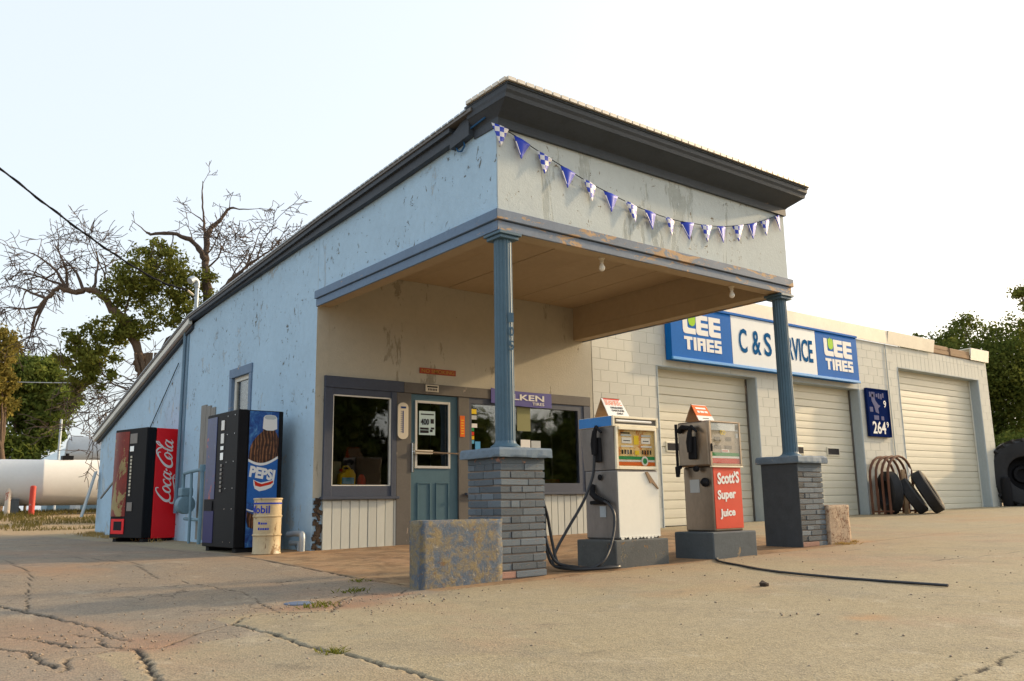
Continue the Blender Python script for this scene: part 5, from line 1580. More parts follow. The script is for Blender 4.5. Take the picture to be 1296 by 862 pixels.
def wrap_text(s, a0, a1, z0, z1):
    o = text(s, 'lettering', m_drumprint, dr, (0, 0, 0), (1, 0, 0), (0, 1, 0), 1.0, 1.0, .02, .001, world=False)
    me = o.data; n = len(me.vertices); a = np.empty(n * 3, np.float32); me.vertices.foreach_get('co', a); a = a.reshape(-1, 3)
    th = np.radians(a0 + (a1 - a0) * a[:, 0]) - math.pi / 2; r_ = R0 - .006 + .0022 + a[:, 2]
    me.vertices.foreach_set('co', np.stack([r_ * np.cos(th), r_ * np.sin(th), z0 + (z1 - z0) * a[:, 1]], -1).astype(np.float32).ravel()); me.update()
wrap_text('Mobil', -110, -14, .445, .53)
wrap([(-62, -52, .325, .352), (-49, -41, .325, .345), (-39, -33, .325, .345), (-31, -24, .325, .345), (-62, -54, .265, .292), (-51, -44, .265, .286), (-42, -34, .265, .286), (-32, -24, .265, .286), (-22, -16, .265, .286)], 'print', m_drumprint)

# pipes at the foot of the wall by the corner
o = MB().tube(catmull([(-.10, .42, .30), (-.11, .20, .315), (-.11, .06, .315), (-.115, .0, .29), (-.115, .0, .10)], 5), .035, 10).build('drain_pipe', m_galv, None, smooth=True)
tag(o, 'bent grey pipe at the foot of the left wall by the corner', 'pipe')
o = MB().tube([(-.06, .44, .20), (-.06, .18, .205), (-.06, .18, .09)], .03, 10).build('drain_pipe', m_galv, None, smooth=True)
tag(o, 'short grey pipe stub behind the bent pipe at the corner', 'pipe')
# gas meter
gm = thing('gas_meter', 'blue grey gas meter with pipes between the two vending machines', 'gas meter', (-.2, 3.8, G(-.2, 3.8)))
MB().lathe([(.09, -.09), (.13, -.08), (.14, -.05), (.14, .05), (.13, .08), (.09, .09)], 18, (-.22, 3.95, .68), Matrix.Rotation(math.pi / 2, 3, 'X')).build('meter_body', m_meter, gm, smooth=True)
MB().box(-.31, -.13, 3.86, 4.04, .80, .93).build('meter_head', m_meter, gm, bevel=.02, seg=2)
m = MB()
m.tube(catmull([(-.25, 3.98, .92), (-.25, 3.98, 1.12), (-.24, 3.90, 1.15), (-.22, 3.55, 1.17), (-.20, 3.30, 1.18)], 5), .026, 8)
m.tube([(-.20, 3.30, 1.24), (-.20, 3.30, .50), (-.20, 3.31, .10)], .028, 8)
m.tube([(-.17, 4.1, .47), (-.18, 3.7, .46), (-.20, 3.31, .46)], .024, 8)
m.tube([(-.22, 3.72, 1.14), (-.22, 3.70, .9), (-.21, 3.72, .10)], .022, 8)
m.build('pipe', m_meter, gm, smooth=True)
MB().lathe([(.04, -.05), (.045, 0), (.04, .05)], 10, (-.20, 3.30, 1.20)).build('union', m_meter, gm, smooth=True)
# conduit and mast
o = MB().tube([(-.035, 5.02, .55), (-.035, 5.0, 2.0), (-.035, 4.99, 3.62)], .03, 8).build('wall_conduit', m_pipeblue, None, smooth=True); tag(o, 'blue painted vertical conduit on the left wall beside the red machine', 'conduit')
ms = thing('service_mast', 'short pale service mast with a hood rising above the left roof edge', 'mast', (.15, 5.1, 3.7))
MB().tube([(.15, 5.1, 3.55), (.15, 5.1, 4.36)], .032, 10).build('mast_pipe', m_galv, ms, smooth=True)
MB().tube(catmull([(.15, 5.1, 4.34), (.14, 5.09, 4.44), (.07, 5.06, 4.47), (.0, 5.03, 4.42)], 5), [.045] * 10 + [.06] * 6, 10).build('mast_hood', m_galv, ms, smooth=True)
MB().tube([(.10, 5.1, 4.20), (-.02, 5.06, 4.26)], .02, 6).build('insulator', m_porcelain, ms)
q = catmull([(-.02, 5.06, 4.26), (-.6, 4.95, 4.36), (-1.6, 4.72, 4.78), (-2.98, 4.41, 5.54), (-4.8, 4.1, 6.7), (-7.5, 3.6, 8.5)], 6)
b = MB(); b.tube(q, .014, 6)
hel = [(p[0], p[1] + .019 * math.cos(i * .9), p[2] + .019 * math.sin(i * .9)) for i, p in enumerate(catmull(q, 3))]
b.tube(hel, .010, 5)
o = b.build('service_cable', m_black, None); tag(o, 'thick twisted black overhead cable running to the roof mast', 'cable')
o = MB().tube([(-.012, 6.9, 2.02), (-.012, 5.35, 3.05)], .008, 5).build('wall_wire', m_black, None); tag(o, 'thin dark wire slanting up the wall above the red machine', 'wire')
# boards leaning at the far corner
for (pts, hw, mt, lab) in ((((-.30, 10.42, .48), (-.07, 10.46, 1.42)), .09, m_jamb, 'broad pale blue board hanging at the far left corner of the wall'), (((-.20, 9.3, .85), (-.03, 8.35, 1.40)), .018, m_greywood, 'narrow grey strut slanting off the far left wall')):
    a, b = Vector(pts[0]), Vector(pts[1]); d = (b - a).normalized(); s_ = d.cross(Vector((1, 0, 0))).normalized(); n_ = d.cross(s_)
    R_ = Matrix((s_, n_, d)).transposed()
    o = MB().obox((a + b) / 2, (hw, .014, (b - a).length / 2), R_).build('leaning_board', mt, None, bevel=.003); tag(o, lab, 'board')

# ------------------------------------------------------------------ tyre rack and tyres
rk = thing('tyre_rack', 'rusty tyre rack of bent pipe hoops against the garage wall', 'rack', (12.3, -.5, G(12.3, -.5)))
for k in range(4):
    yy = -.10 - k * .125
    x0, x1 = 11.98 - .0 * k, 12.92
    zb = G(12.3, yy)
    zt = 1.43
    pts = [(x0, yy, zb)] + [(x0, yy, zt - .40)]
    for i in range(1, 10):
        a = math.pi * i / 10
        pts.append(((x0 + x1) / 2 - (x1 - x0) / 2 * math.cos(a), yy, zt - .40 + .40 * math.sin(a)))
    pts += [(x1, yy, zt - .40), (x1, yy, zb)]
    MB().tube(pts, .026, 8).build('hoop', m_rust, rk, smooth=True)
for xx in (11.98, 12.92):
    MB().tube([(xx, -.08, G(12, -.3) + .06), (xx, -.53, G(12, -.3) + .06)], .02, 6).build('rail', m_rust, rk)
MB().box(12.38, 12.50, -.56, -.53, .25, 1.16).build('plank', m_wood, rk, bevel=.004)
MB().box(12.56, 12.64, -.50, -.47, .25, 1.08).build('plank', m_wood, rk, bevel=.004)
MB().prism([(12.55, 1.22), (12.66, 1.16), (12.63, 1.05), (12.55, .98), (12.60, 1.08)], 'xz', -.60, -.585).build('paper_scrap', m_whitep, rk)
def tyre(name, label, c, R_out, R_in, w, Rm, mt, treads=0, group=None, mt2=None):
    t = thing(name, label, 'tyre', c, group=group)
    prof = []
    hw = w / 2
    rs = [(R_in, -hw * .72), (R_in + .02 * R_out, -hw * .86), (R_in + (R_out - R_in) * .45, -hw), (R_out * .93, -hw * .93), (R_out * .985, -hw * .74), (R_out, -hw * .3), (R_out, hw * .3), (R_out * .985, hw * .74), (R_out * .93, hw * .93), (R_in + (R_out - R_in) * .45, hw), (R_in + .02 * R_out, hw * .86), (R_in, hw * .72), (R_in + .05 * R_out, 0)]
    MB().lathe(rs, 48, (0, 0, 0), Rm, close=True).build('casing', mt, t, world=False, smooth=True)
    if mt2:
        for sg in (-1, 1):
          rr = [(R_in + (R_out - R_in) * .20, -hw * .955), (R_in + (R_out - R_in) * .62, -hw * 1.012), (R_in + (R_out - R_in) * .62, -hw * .99), (R_in + (R_out - R_in) * .20, -hw * .93)]
          MB().lathe([(a, sg * b) for a, b in rr], 40, (0, 0, 0), Rm, close=True).build('sidewall', mt2, t, world=False, smooth=True)
    if treads:
        MB().lathe([(.02, -.16), (R_in * .30, -.15), (R_in * .32, -.05), (R_in * .5, -.06), (R_in * .55, -.16), (R_in * .85, -.18), (R_in * 1.02, -.02), (R_in * 1.02, -.24), (.02, -.24)], 32, (0, 0, 0), Rm).build('rim', m_black, t, world=False, smooth=True)  # dark disc added to darken the hole of the tyre
        b = MB()
        for k in range(treads):
            for s in (-1, 1):
                a = 2 * math.pi * (k + (.5 if s > 0 else 0)) / treads
                Rz = Matrix.Rotation(a, 3, 'Z')
                R2 = Rm @ Rz @ Matrix.Rotation(s * .7, 3, 'X')
                b.obox(Rm @ Rz @ Vector((R_out * .995, 0, s * hw * .48)), (R_out * .055, R_out * .05, hw * .52), R2)
        b.build('lugs', mt, t, world=False)
    else:
        b = MB()
        for k in range(5):
            hh = -hw * .62 + k * hw * .31
            b.lathe([(R_out * .99, hh - hw * .10), (R_out * 1.006, hh - hw * .09), (R_out * 1.006, hh + hw * .09), (R_out * .99, hh + hw * .10)], 48, (0, 0, 0), Rm, close=True)
        b.build('tread', mt, t, world=False, smooth=True)
    return t
def axis_rot(v):
    return Vector((0, 0, 1)).rotation_difference(Vector(v).normalized()).to_matrix()
tyre('car_tyre', 'dark tyre standing inside the rusty hoop rack', (12.30, -.30, G(12.2, -.33) + .42), .42, .24, .22, axis_rot((.80, -.60, 0)), m_tire)
tyre('car_tyre', 'upper tyre leaning against the rusty rack with sidewall coloured pale as if sunlit', (12.78, -.84, G(12.6, -.9) + .425), .44, .27, .23, axis_rot((.34, -.82, .45)), m_tire, mt2=m_sunwall, group='tyres leaning on the rack')
tyre('car_tyre', 'lower tyre leaning behind the outermost one at the rusty rack', (12.52, -.66, G(12.4, -.7) + .345), .37, .22, .21, axis_rot((.34, -.80, .50)), m_tire, mt2=m_sunwall, group='tyres leaning on the rack')
tyre('tractor_tyre', 'huge black tractor tyre at the right corner of the garage', (18.42, -.40, G(18.4, -.5) + .76), .80, .40, .55, axis_rot((-.80, -.60, .05)), m_tire, 22)
o = MB().lathe([(.10, 0), (.11, .02), (.11, .40), (.10, .66), (.06, .70)], 14, (17.86, -.20, G(17.8, -.2))).build('standpipe', m_black, None, smooth=True); tag(o, 'dark stubby standpipe at the right garage corner beside the tractor tyre', 'post')

# ------------------------------------------------------------------ yard behind on the left: tanks, shed, posts
tk = thing('storage_tank', 'long white horizontal storage tank behind the left end of the building', 'tank', (1.2, 18.6, .55))
ta, tb = Vector((-.95, 18.2, 1.40)), Vector((4.2, 17.4, 1.40))
d = (tb - ta).normalized(); L = (tb - ta).length
R_ = Vector((0, 0, 1)).rotation_difference(d).to_matrix()
rt_ = .64
MB().lathe([(.04, -.17), (.28, -.13), (.48, -.06), (.60, .02), (rt_, .12), (rt_, 1.15), (rt_ + .006, 1.16), (rt_ + .006, 1.2), (rt_, 1.21), (rt_, L - .1), (.58, L), (.3, L + .12), (.04, L + .15)], 40, tuple(ta), R_).build('shell', m_tank, tk, smooth=True)
for s in (.55, 3.6):
    p = ta + d * s
    MB().obox((p.x, p.y, .72), (.10, .55, .22), Matrix.Rotation(math.atan2(d.y, d.x), 3, 'Z')).build('saddle', m_island, tk)
p = ta + d * 1.75
MB().tube([(p.x, p.y, 2.0), (p.x, p.y, 2.22)], .05, 8).build('vent', m_black, tk)
MB().box(p.x - .14, p.x + .14, p.y - .14, p.y + .14, 2.03, 2.15).build('hatch', m_black, tk)
p2_ = ta + d * 3.15; nf = Vector((d.y, -d.x, 0))
e = p2_ + nf * (rt_ + .004)
MB().obox((e.x, e.y, 1.36), (.13, .004, .035), Matrix.Rotation(math.atan2(d.y, d.x), 3, 'Z')).build('emblem', m_wood, tk)
for (bx_, by_, hh, mt, lab) in ((-.17, 17.0, .78, m_bollard, 'red steel bollard before the white storage tank'), (-.66, 17.6, .72, m_bollardw, 'faded white and red bollard at the left end of the tank')):
    z_ = G(bx_, by_)
    o = MB().lathe([(.075, -.05), (.075, hh - .03), (.06, hh), (.02, hh + .012)], 16, (bx_, by_, z_)).build('bollard', mt, None, smooth=True); tag(o, lab, 'bollard', 'bollards by the tank')
sv = thing('storage_tank', 'weathered silver tank raised on a frame behind the white tank', 'tank', (5.5, 34.5, .57))
ta2 = Vector((4.0, 35.0, 3.15)); d2 = Vector((.97, -.24, 0)).normalized(); R2_ = Vector((0, 0, 1)).rotation_difference(d2).to_matrix()
MB().lathe([(.05, -.1), (.6, -.04), (.82, .06), (.86, .25), (.86, 4.2), (.5, 4.5)], 32, tuple(ta2), R2_).build('shell', m_silver, sv, smooth=True)
for s in (.5, 3.6):
    p = ta2 + d2 * s
    MB().box(p.x - .1, p.x + .1, p.y - .6, p.y + .6, .5, 2.6).build('support', m_galv, sv)
sh = thing('shed', 'distant pale blue metal shed with a sloping roof behind the tanks', 'shed', (7, 46, .57))
A_, B_ = Vector((5.0, 46.2, 0)), Vector((11.0, 44.6, 0))
dd = (B_ - A_).normalized(); nn = Vector((-dd.y, dd.x, 0))
def shp(s, t, z):
    p = A_ + dd * s + nn * t
    return (p.x, p.y, z)
MB().add([shp(0, 0, .5), shp(6, 0, .5), shp(6, 6, .5), shp(0, 6, .5), shp(0, 0, 3.5), shp(6, 0, 3.5), shp(6, 6, 3.5), shp(0, 6, 3.5)], [(0, 1, 5, 4), (1, 2, 6, 5), (2, 3, 7, 6), (3, 0, 4, 7)]).build('wall', m_shed, sh)
MB().add([shp(-.2, -.3, 3.45), shp(6.2, -.3, 3.45), shp(6.2, 3, 5.0), shp(1.9, 3, 5.0), shp(6.2, 6.3, 3.45), shp(-.2, 6.3, 3.45)], [(0, 1, 2, 3), (3, 2, 4, 5), (0, 3, 5)]).build('roof', m_shedroof, sh)
MB().add([shp(.3, -.02, .6), shp(3.0, -.02, .6), shp(3.0, -.02, 3.1), shp(.3, -.02, 3.1)], [(0, 1, 2, 3)]).build('door', simple('dull_blue', (.12, .19, .24), .7), sh)
o = MB().tube([(2.71, 29.85, .5), (2.72, 29.87, 4.3)], .05, 8).build('pole', m_galv, None); tag(o, 'thin pale pole standing beyond the white tank', 'pole')
o = MB().tube(catmull([(-6, 40, 6.9), (1.5, 38, 6.75), (8, 36, 6.9)], 6), .02, 4).build('power_line', m_galv, None); tag(o, 'thin distant overhead line before the left tree', 'power line')
o = MB().tube([(-.9, 40.0, .5), (-.35, 40.0, 5.4)], .07, 8).build('pole', m_galv, None); tag(o, 'leaning grey pole at the left edge before the trees', 'pole')

# ------------------------------------------------------------------ trees and plants
def leaves(name, par, mat, clumps, per, size, seed, flat_=.0):
    """clumps: (x,y,z, rx,ry,rz) in the tree's local frame; many small leaf faces through each volume"""
    r = np.random.RandomState(seed)
    V, n0 = [], 0
    for (cx, cy, cz, rx, ry, rz) in clumps:
        n = int(per * 5 * (rx * ry * rz) ** (2 / 3) / .5)
        # sub-clumps give light and dark tufts
        k = max(4, n // 55)
        sd = r.normal(size=(k, 3)); sd /= np.linalg.norm(sd, axis=1)[:, None]
        sr = r.uniform(.25, 1.0, (k, 1)) ** .45
        sc = sd * sr * np.array([rx, ry, rz])
        which = r.randint(0, k, n)
        off = r.normal(size=(n, 3)) * np.array([rx, ry, rz]) * .17
        P = np.array([cx, cy, cz]) + sc[which] + off
        V.append(P)
    P = np.concatenate(V)
    n = len(P)
    s = size * r.uniform(.6, 1.35, (n, 1))
    a = r.normal(size=(n, 3)); a /= np.linalg.norm(a, axis=1)[:, None]
    b = np.cross(a, r.normal(size=(n, 3))); b /= np.linalg.norm(b, axis=1)[:, None]
    vs = np.stack([P - a * s, P - b * s * .45, P + a * s, P + b * s * .45], 1).reshape(-1, 3)
    f = np.arange(n * 4).reshape(-1, 4)
    return link(name, np_mesh(name, vs, f), mat, par)

def twigs(b, p, d, L, r0, depth, rnd, droop=.0, kids=(2, 4), spread=.6):
    """recursive dead branch"""
    p = Vector(p); d = Vector(d).normalized()
    n = 5
    pts, rad = [p.copy()], [r0]
    cur = p.copy(); dr = d.copy()
    for i in range(n):
        dr = (dr + Vector((rnd.gauss(0, .16), rnd.gauss(0, .16), rnd.gauss(0, .13) - droop))).normalized()
        cur = cur + dr * L / n
        pts.append(cur.copy()); rad.append(max(.0085, r0 * (1 - .72 * (i + 1) / n)))
    b.tube(pts, rad, 6 if r0 > .02 else (4 if r0 > .01 else 3), cap=False)
    if depth > 0:
        for k in range(rnd.randint(*kids)):
            t = rnd.uniform(.35, 1.0)
            i = min(n - 1, int(t * n))
            q = pts[i].lerp(pts[i + 1], t * n - i if t < 1 else 1)
            side = Vector((rnd.gauss(0, 1), rnd.gauss(0, 1), rnd.gauss(0, .8)))
            nd = (dr * (1 - spread) + side.normalized() * spread).normalized()
            twigs(b, q, nd, L * rnd.uniform(.45, .75), max(.0085, rad[i] * .66), depth - 1, rnd, droop, kids, spread)

def limb(b, pts, r0, r1, n=9, seg=5):
    q = catmull(pts, seg)
    jr = random.Random(int(abs(q[0][0] * 977 + q[-1][2] * 331)))
    q = [p + np.array([jr.uniform(-1, 1), jr.uniform(-1, 1), jr.uniform(-1, 1)]) * (r0 + (r1 - r0) * i / len(q)) * (.35 if 0 < i < len(q) - 1 else 0) for i, p in enumerate(q)]
    b.tube(q, [(r0 + (r1 - r0) * (i / (len(q) - 1)) ** .8) * jr.uniform(.84, 1.14) for i in range(len(q))], n, cap=True)
    return q

# half-dead tree behind the building; local frame: u to the right, w away, z up
TB = Vector((1.93, 13.99, .45))
UR = Vector((.79, -.61, 0)).normalized(); UW = Vector((.61, .79, 0)).normalized()
dt = thing('half_dead_tree', 'half dead tree with bare limbs and one olive crown behind the roof', 'tree', TB)
def T(u, z, w=0.0):
    v = UR * u + UW * w
    return (v.x, v.y, z)
rd = random.Random(21)
b = MB()
limb(b, [T(.1, 0), T(.05, 1.4), T(.0, 2.6), T(-.15, 3.5, .1), T(-.45, 4.1, .15)], .34, .24, 12)
for k in range(7):      # ropy stems twisted round the bole
    a = rd.uniform(-.22, .2)
    limb(b, [T(a, 1.2, -.2), T(a * 1.3 - .05, 2.4, -.24), T(a * .8 + rd.uniform(-.1, .1), 3.3, -.22), T(a * 1.6 - .1, 4.2, -.15)], .07, .04, 6)
main = []
main.append(limb(b, [T(-.2, 3.2), T(-.5, 4.3, .1), T(-.8, 5.1, -.2), T(-1.15, 5.45, -.25), T(-1.55, 5.85, -.4), T(-2.0, 5.82, -.45), T(-2.4, 5.9, -.5), T(-2.65, 5.6, -.6), T(-2.9, 5.2, -.6), T(-2.95, 4.8, -.6)], .14, .03))
main.append(limb(b, [T(-.1, 3.4), T(.15, 4.2, .3), T(.55, 5.0, .5), T(.95, 5.4, .5)], .20, .13))
b.build('trunk', m_bark, dt, world=False, smooth=True)
b = MB()
# bare leader on the right
ld = limb(b, [T(1.25, 5.0, .4), T(1.2, 5.75, .4), T(1.1, 6.4, .45), T(1.02, 7.1, .5), T(1.1, 7.75, .5), T(1.42, 8.05, .45), T(1.65, 8.35, .4), T(1.95, 8.3, .35)], .15, .02)
b.tube([T(.7, 5.1, .5), T(1.25, 5.05, .4)], [.12, .13], 8)
limb(b, [T(1.05, 6.9, .45), T(.75, 7.35, .3), T(.25, 7.55, .1), T(-.25, 7.5, .0), T(-.42, 7.55, .0)], .085, .03)
limb(b, [T(1.02, 7.3, .5), T(.92, 8.0, .55), T(.85, 8.7, .5), T(.84, 9.2, .5)], .05, .012)
limb(b, [T(1.22, 5.4, .4), T(1.75, 6.1, .2), T(2.3, 6.6, .1), T(2.9, 6.95, .0)], .085, .02)
limb(b, [T(1.2, 5.2, .4), T(1.7, 5.2, .3), T(1.95, 5.1, .2)], .07, .03)
for (p, d_, L_, r_, dep, kd) in ((T(1.95, 8.3, .35), T(.8, .0), .6, .02, 2, (2, 3)), (T(1.65, 8.35, .4), T(.3, .9), .5, .015, 2, (2, 3)), (T(1.42, 8.05, .45), T(-.2, 1), .5, .015, 2, (2, 3)), (T(.84, 9.1, .5), T(-.1, 1), .5, .010, 2, (2, 3)), (T(.92, 8.0, .5), T(-.5, .8), .7, .02, 2, (2, 4)),
                       (T(-.42, 7.55), T(-.5, .3), .5, .02, 2, (2, 3)), (T(.25, 7.55, .1), T(.1, -.9), .6, .02, 2, (2, 3)), (T(.75, 7.3, .3), T(-.2, 1), .7, .02, 2, (2, 4)), (T(1.06, 6.6, .45), T(.7, .7), 1.2, .03, 3, (3, 5)), (T(1.04, 7.0, .45), T(.5, .8), 1.0, .025, 3, (3, 4)),
                       (T(2.9, 6.95), T(.7, .5), .9, .02, 3, (3, 5)), (T(2.6, 6.8), T(.2, .9), 1.2, .022, 3, (3, 5)), (T(2.3, 6.6, .1), T(.3, 1), 1.3, .025, 3, (3, 5)), (T(1.75, 6.1, .2), T(.2, 1), 1.3, .03, 3, (3, 5)), (T(2.0, 6.35, .15), T(.9, .2), 1.2, .022, 3, (3, 5)), (T(1.95, 5.1, .2), T(.8, .3), .6, .02, 2, (2, 4)), (T(1.5, 5.8, .3), T(.9, .45), 1.4, .03, 3, (3, 5))):
    twigs(b, p, d_, L_, r_, dep, rd, 0, kd)
# bare limbs drooping on the left
lf = [T(-1.55, 5.85, -.4), T(-2.2, 5.86, -.47), T(-2.65, 5.6, -.6), T(-2.93, 4.95, -.6)]
for (p, d_, L_, r_, dep, dp) in ((lf[3], T(-.3, -.8), .8, .025, 3, .05), (lf[2], T(-.3, -.9), 1.1, .04, 3, .05), (lf[2], T(-.8, .5), 1.2, .045, 3, .10), (lf[1], T(-.5, .9), 1.4, .05, 3, .08), (lf[1], T(-.2, 1), 1.3, .04, 3, .04), (lf[0], T(-.3, 1), 1.3, .045, 3, .02), (lf[1], T(-.9, .3), 1.5, .045, 3, .12), (T(-1.8, 5.83, -.42), T(-.6, .8), 1.6, .045, 3, .10),
                             (T(-2.8, 5.38, -.6), T(-.9, .0), 1.0, .035, 3, .10), (T(-1.15, 5.45, -.25), T(-.2, 1), 1.7, .035, 3, .0), (T(-.8, 5.1, -.2), T(.1, 1), 1.7, .03, 3, .0)):
    twigs(b, p, d_, L_, r_, dep, rd, dp, (3, 5))
# dead tangle under the crown
for k in range(12):
    twigs(b, T(rd.uniform(-.9, .0), rd.uniform(2.9, 3.9), rd.uniform(-.3, .3)), T(rd.uniform(-1, -.2), rd.uniform(-.5, .3), rd.uniform(-.3, .3)), rd.uniform(1.2, 2.0), .02, 3, rd, .06, (2, 4))
b.build('dead_limbs', m_deadbark, dt, world=False, smooth=False)
cl = []
for (u, z, r_) in ((-.3, 6.4, .8), (.35, 6.5, .7), (.9, 6.3, .55), (-.9, 6.0, .7), (.1, 5.7, .7), (-.4, 5.2, .6), (1.0, 5.7, .5), (-1.25, 5.0, .6), (-1.75, 4.6, .62), (-2.15, 4.25, .5), (-1.35, 4.2, .55), (-2.3, 4.7, .35), (-1.75, 3.8, .5), (-.75, 5.0, .5), (.0, 7.0, .45), (-.7, 6.75, .45), (.75, 5.1, .42), (-1.2, 3.6, .35), (-2.0, 3.6, .35)):
    v = T(u * 1.02, z - .12 - .0 * u, rd.uniform(-.35, .45))
    cl.append((v[0], v[1], v[2], r_, r_, r_ * .75))
leaves('crown', dt, m_fol_olive, cl, 330, .062, 31)

def tree(name, label, loc, trunk_h, trunk_r, clumps, mat, per, size, seed, group=None, mt=None):
    t = thing(name, label, 'tree', loc, group=group)
    r = random.Random(seed)
    b = MB()
    top = max(c[2] for c in clumps)
    limb(b, [(0, 0, -.1), (r.uniform(-.1, .1), r.uniform(-.1, .1), trunk_h * .5), (r.uniform(-.2, .2), r.uniform(-.2, .2), trunk_h)], trunk_r, trunk_r * .65, 10)
    for c in clumps:
        limb(b, [(0, 0, trunk_h * r.uniform(.6, 1)), (c[0] * .5 + r.uniform(-.2, .2), c[1] * .5, (trunk_h + c[2]) / 2), (c[0], c[1], c[2] + c[5] * .3)], trunk_r * .45, .02, 6)
    b.build('trunk', mt or m_bark, t, world=False, smooth=True)
    leaves('crown', t, mat, clumps, per, size, seed)
    return t
def crown(specs, seed, jit=.3):
    """clumps given as (u right, z, r) seen from the forecourt, spread in depth"""
    r = random.Random(seed); out = []
    for (u, z, rr) in specs:
        w = r.uniform(-1, 1) * rr * 1.1
        v = UR * u + UW * w
        out.append((v.x, v.y, z, rr, rr, rr * r.uniform(.7, .95)))
    return out
# dense tree on the left, far behind
tree('dense_tree', 'dense dark green tree at the left beyond the white tank', (4.2, 50.5, .5), 2.2, .35,
     crown([(-2.6, 7.0, 1.7), (-1.0, 8.3, 1.5), (.6, 8.3, 1.3), (-1.8, 4.6, 1.8), (.2, 6.2, 1.7), (1.9, 7.3, 1.2), (2.6, 6.6, .9), (-.2, 3.4, 1.5), (-2.8, 2.6, 1.6), (-1.2, 1.7, 1.4), (1.2, 4.6, 1.1), (-3.6, 5.2, 1.5), (1.6, 5.9, .9), (-2.2, 1.0, 1.2), (-4.0, 3.4, 1.4), (-3.4, 1.2, 1.3)], 5), m_fol_mid, 300, .15, 41)
tree('yellowing_tree', 'yellowing tree cut by the left edge of the view', (1.75, 38.0, .5), 3, .25,
     crown([(-.6, 8.3, .8), (-.9, 7.2, .9), (-1.2, 6.2, 1.2), (-.3, 6.3, .7), (-1.6, 8.0, 1.1), (-2.2, 6.8, 1.4), (-.8, 5.2, .9)], 6), m_fol_yellow, 260, .11, 42)
tree('small_far_tree', 'small blue green bush between the far shed and the left tree', (6.4, 60, .5), 1.2, .12, crown([(-1.3, 2.4, .9), (-.6, 3.0, .7), (-1.9, 1.9, .8)], 7), m_fol_dark, 260, .12, 43)
# trees behind the right end of the garage
tree('broad_tree', 'broad dark green tree right behind the garage corner', (32.6, 8.2, .5), 2.5, .3,
     crown([(-1.3, 6.0, .55), (-.9, 6.5, .5), (-.5, 5.6, 1.1), (.5, 6.5, .9), (1.7, 6.9, 1.2), (-.6, 4.2, 1.3), (.7, 4.9, 1.5), (2.0, 5.2, 1.6), (-.4, 2.8, 1.3), (1.0, 3.2, 1.6), (2.4, 3.4, 1.7), (-.2, 1.3, 1.2), (1.2, 1.5, 1.5), (2.6, 1.4, 1.6), (3.4, 6.4, 1.4), (3.6, 4.4, 1.6)], 8), m_fol_dark, 250, .085, 44)
tree('tall_tree', 'taller sunlit green tree at the right edge of the view', (31.5, 3.6, .5), 4, .25,
     crown([(-.55, 7.9, .38), (-.05, 8.5, .5), (-.35, 7.2, .5), (.5, 7.9, .8), (-.1, 6.6, .55), (1.0, 7.2, 1.0), (1.1, 8.8, .8), (-.3, 5.9, .5), (.8, 5.6, .9), (.2, 4.4, .8), (1.2, 3.4, 1.2)], 9), m_fol_olive, 260, .075, 45)
tree('low_bush', 'low dark bush behind the tractor tyre', (26.5, 3.6, .45), .6, .1, crown([(-.3, 1.3, .8), (.6, 1.5, .9), (1.5, 1.4, 1.0), (.2, .6, .8), (1.2, .6, .9)], 10), m_fol_dark, 420, .07, 46)
# trees across the road, which the office windows mirror
for k, (tx, ty, hs, lab) in enumerate(((10.5, -30, 1.25, 'tall dark tree across the road, leftmost in the mirrored row'), (16.5, -32, 1.2, 'dark round tree across the road, second in the mirrored row'), (21.5, -30, 1.05, 'dark tree across the road, third in the mirrored row'), (27.5, -31, .72, 'lower dark tree across the road, fourth in the mirrored row'), (34.0, -31, .95, 'wide dark tree across the road, last in the mirrored row'))):
    tree('roadside_tree', lab, (tx, ty, .2), 2.0, .3, [(c[0], c[1], c[2] * hs, c[3] * hs, c[4] * hs, c[5] * hs) for c in crown([(0, 6.2, 2.0), (-2.0, 4.8, 1.9), (2.0, 5.0, 2.0), (0, 3.4, 2.2), (-2.2, 2.4, 1.7), (2.2, 2.4, 1.8), (0, 1.2, 1.8), (-2.6, .8, 1.3), (2.6, .8, 1.3)], 12 + k)], m_fol_dark, 45, .26, 47 + k, 'trees across the road')

# grass at the back left, weeds in the cracks, dry straw at the piers, pebbles
def blades(name, pts, h, w, mat, seed, lean=.4):
    r = np.random.RandomState(seed); P = np.array(pts); n = len(P)
    a = r.uniform(0, 2 * math.pi, n); hh = h * r.uniform(.5, 1.3, n); ww = w * r.uniform(.7, 1.3, n)
    side = np.stack([np.cos(a), np.sin(a), 0 * a], -1) * ww[:, None]
    tip = P + np.stack([r.normal(size=n) * lean * hh, r.normal(size=n) * lean * hh, hh], -1)
    mid = P * .5 + tip * .5; mid[:, 2] += .12 * hh
    vs = np.stack([P - side, P + side, mid + side * .7, tip, mid - side * .7], 1).reshape(-1, 3)
    f = np.arange(n * 5).reshape(-1, 5)
    return link(name, np_mesh(name, vs, f), mat)
rg = np.random.RandomState(3)
n = 14000
gx = rg.uniform(-3.5, 2.2, n); gy = rg.uniform(11.4, 19.0, n)
keep = (fbm(gx * .8, gy * .8, 61) > .36) & ~((gx > -.0) & (gy < 11.0)) & (gy > 12.3 + .9 * (fbm(gx * 1.3, gy * .2, 71) - .4) - .5 * np.clip(gx, -1, 0))
gx, gy = gx[keep], gy[keep]
o = blades('grass', np.stack([gx, gy, gz(gx, gy) - .005], -1), .10, .008, m_grass, 4); tag(o, 'patchy dry grass below the white tank', 'grass', kind='stuff')
n = 2500
gx = rg.uniform(-.55, .0, n); gy = rg.uniform(4.6, 11, n); gx = np.where(rg.uniform(size=n) < .5, -np.abs(rg.normal(size=n)) * .10, gx * .9)
keep = fbm(gx * 2, gy * 2, 63) > .5
gx, gy = gx[keep], gy[keep]
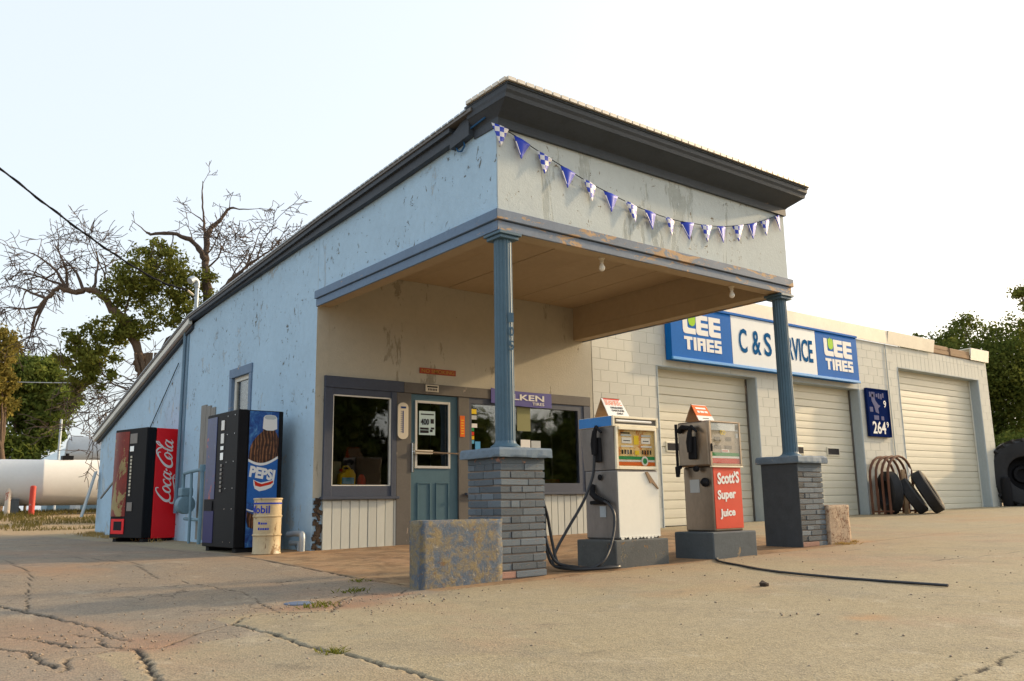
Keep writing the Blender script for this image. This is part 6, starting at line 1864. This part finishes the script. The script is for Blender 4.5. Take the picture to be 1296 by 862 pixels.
o = blades('dry_grass', np.stack([gx, gy, gz(gx, gy) - .004], -1), .07, .006, m_straw, 5); tag(o, 'dry grass along the foot of the left wall', 'grass', kind='stuff')
for (wx, wy, rr, k, lab, mt) in ((-1.28, -3.50, .10, 70, 'small yellow green weed tuft in the broken patch nearest the mottled slab', m_weed), (-1.83, -4.05, .12, 60, 'flat green weed tuft beside the blue cover in the ground', m_weed), (-2.545, -5.74, .06, 60, 'bright green weed tuft in the long straight joint', m_weed),
                                 (4.62, -3.93, .10, 160, 'dry orange straw at the foot of the right pier', m_straw), (4.97, -3.83, .07, 90, 'dry straw at the right end of the pebbled slab', m_straw), (-.95, -2.95, .08, 40, 'thin weed tuft in the slab joint left of the canopy', m_weed)):
    r_ = np.random.RandomState(int(abs(wx * 1000))); x_ = wx + r_.normal(size=k) * rr * .5; y_ = wy + r_.normal(size=k) * rr * .5
    o = blades('weed_tuft', np.stack([x_, y_, gz(x_, y_) - .012], -1), .036, .005, mt, int(abs(wy * 100)), .9); tag(o, lab, 'weed', 'weeds in the cracks')
# pebbles
r_ = np.random.RandomState(8); vs, fs = [], []
n = 900
X_ = np.concatenate([r_.normal(-1.7, .45, 260), r_.normal(-3.2, .5, 240), r_.uniform(-4.3, 4.5, 400)]); Y_ = np.concatenate([r_.normal(-4.1, .3, 260), r_.normal(-4.6, .6, 240), r_.uniform(-8.2, -1.0, 400)])
base = np.array([(1, 0, 0), (-1, 0, 0), (0, 1, 0), (0, -1, 0), (0, 0, .7), (0, 0, -.7)], float)
tri = np.array([(0, 2, 4), (2, 1, 4), (1, 3, 4), (3, 0, 4), (2, 0, 5), (1, 2, 5), (3, 1, 5), (0, 3, 5)])
sz = r_.uniform(.003, .011, n) * np.where(r_.uniform(size=n) > .97, 1.7, 1)
ok = (X_ > -.85) & (Y_ > -4.05)
for i in range(n):
    if ok[i]: continue
    o_ = len(vs)
    a = r_.uniform(0, 6.28); ca, sa_ = math.cos(a), math.sin(a)
    q = base * sz[i] * r_.uniform(.6, 1.3, (6, 1))
    q = np.stack([q[:, 0] * ca - q[:, 1] * sa_, q[:, 0] * sa_ + q[:, 1] * ca, q[:, 2]], -1) + np.array([X_[i], Y_[i], G(X_[i], Y_[i]) + .003])
    vs += q.tolist(); fs += (tri + o_).tolist()
o = link('pebbles', np_mesh('pebbles', np.array(vs), np.array(fs)), M('pebble_stone', (.30, .24, .18), .9, .3, 8, .2, 30)); tag(o, 'loose pebbles scattered over the broken paving', 'pebbles', kind='stuff')
o = rough_block('stone', .70, .76, -5.70, -5.655, G(.7, -5.7) - .01, G(.7, -5.7) + .035, m_rot, 5, .05, 4); tag(o, 'small dark stone lying alone on the concrete before the pumps', 'stone')
# blue cover in the ground
o = MB().lathe([(.10, -.02), (.10, .002), (.09, .005), (.02, .006)], 24, (-1.86, -3.82, G(-1.86, -3.82))).build('ground_cover', M('cover_blue', (.11, .145, .22), .7, .25, 12, .2, 50, peel=((.3, .27, .2), 14, .58, (1, 1, 1))), None, smooth=True); tag(o, 'round faded blue filler cover set in the broken paving', 'cover')
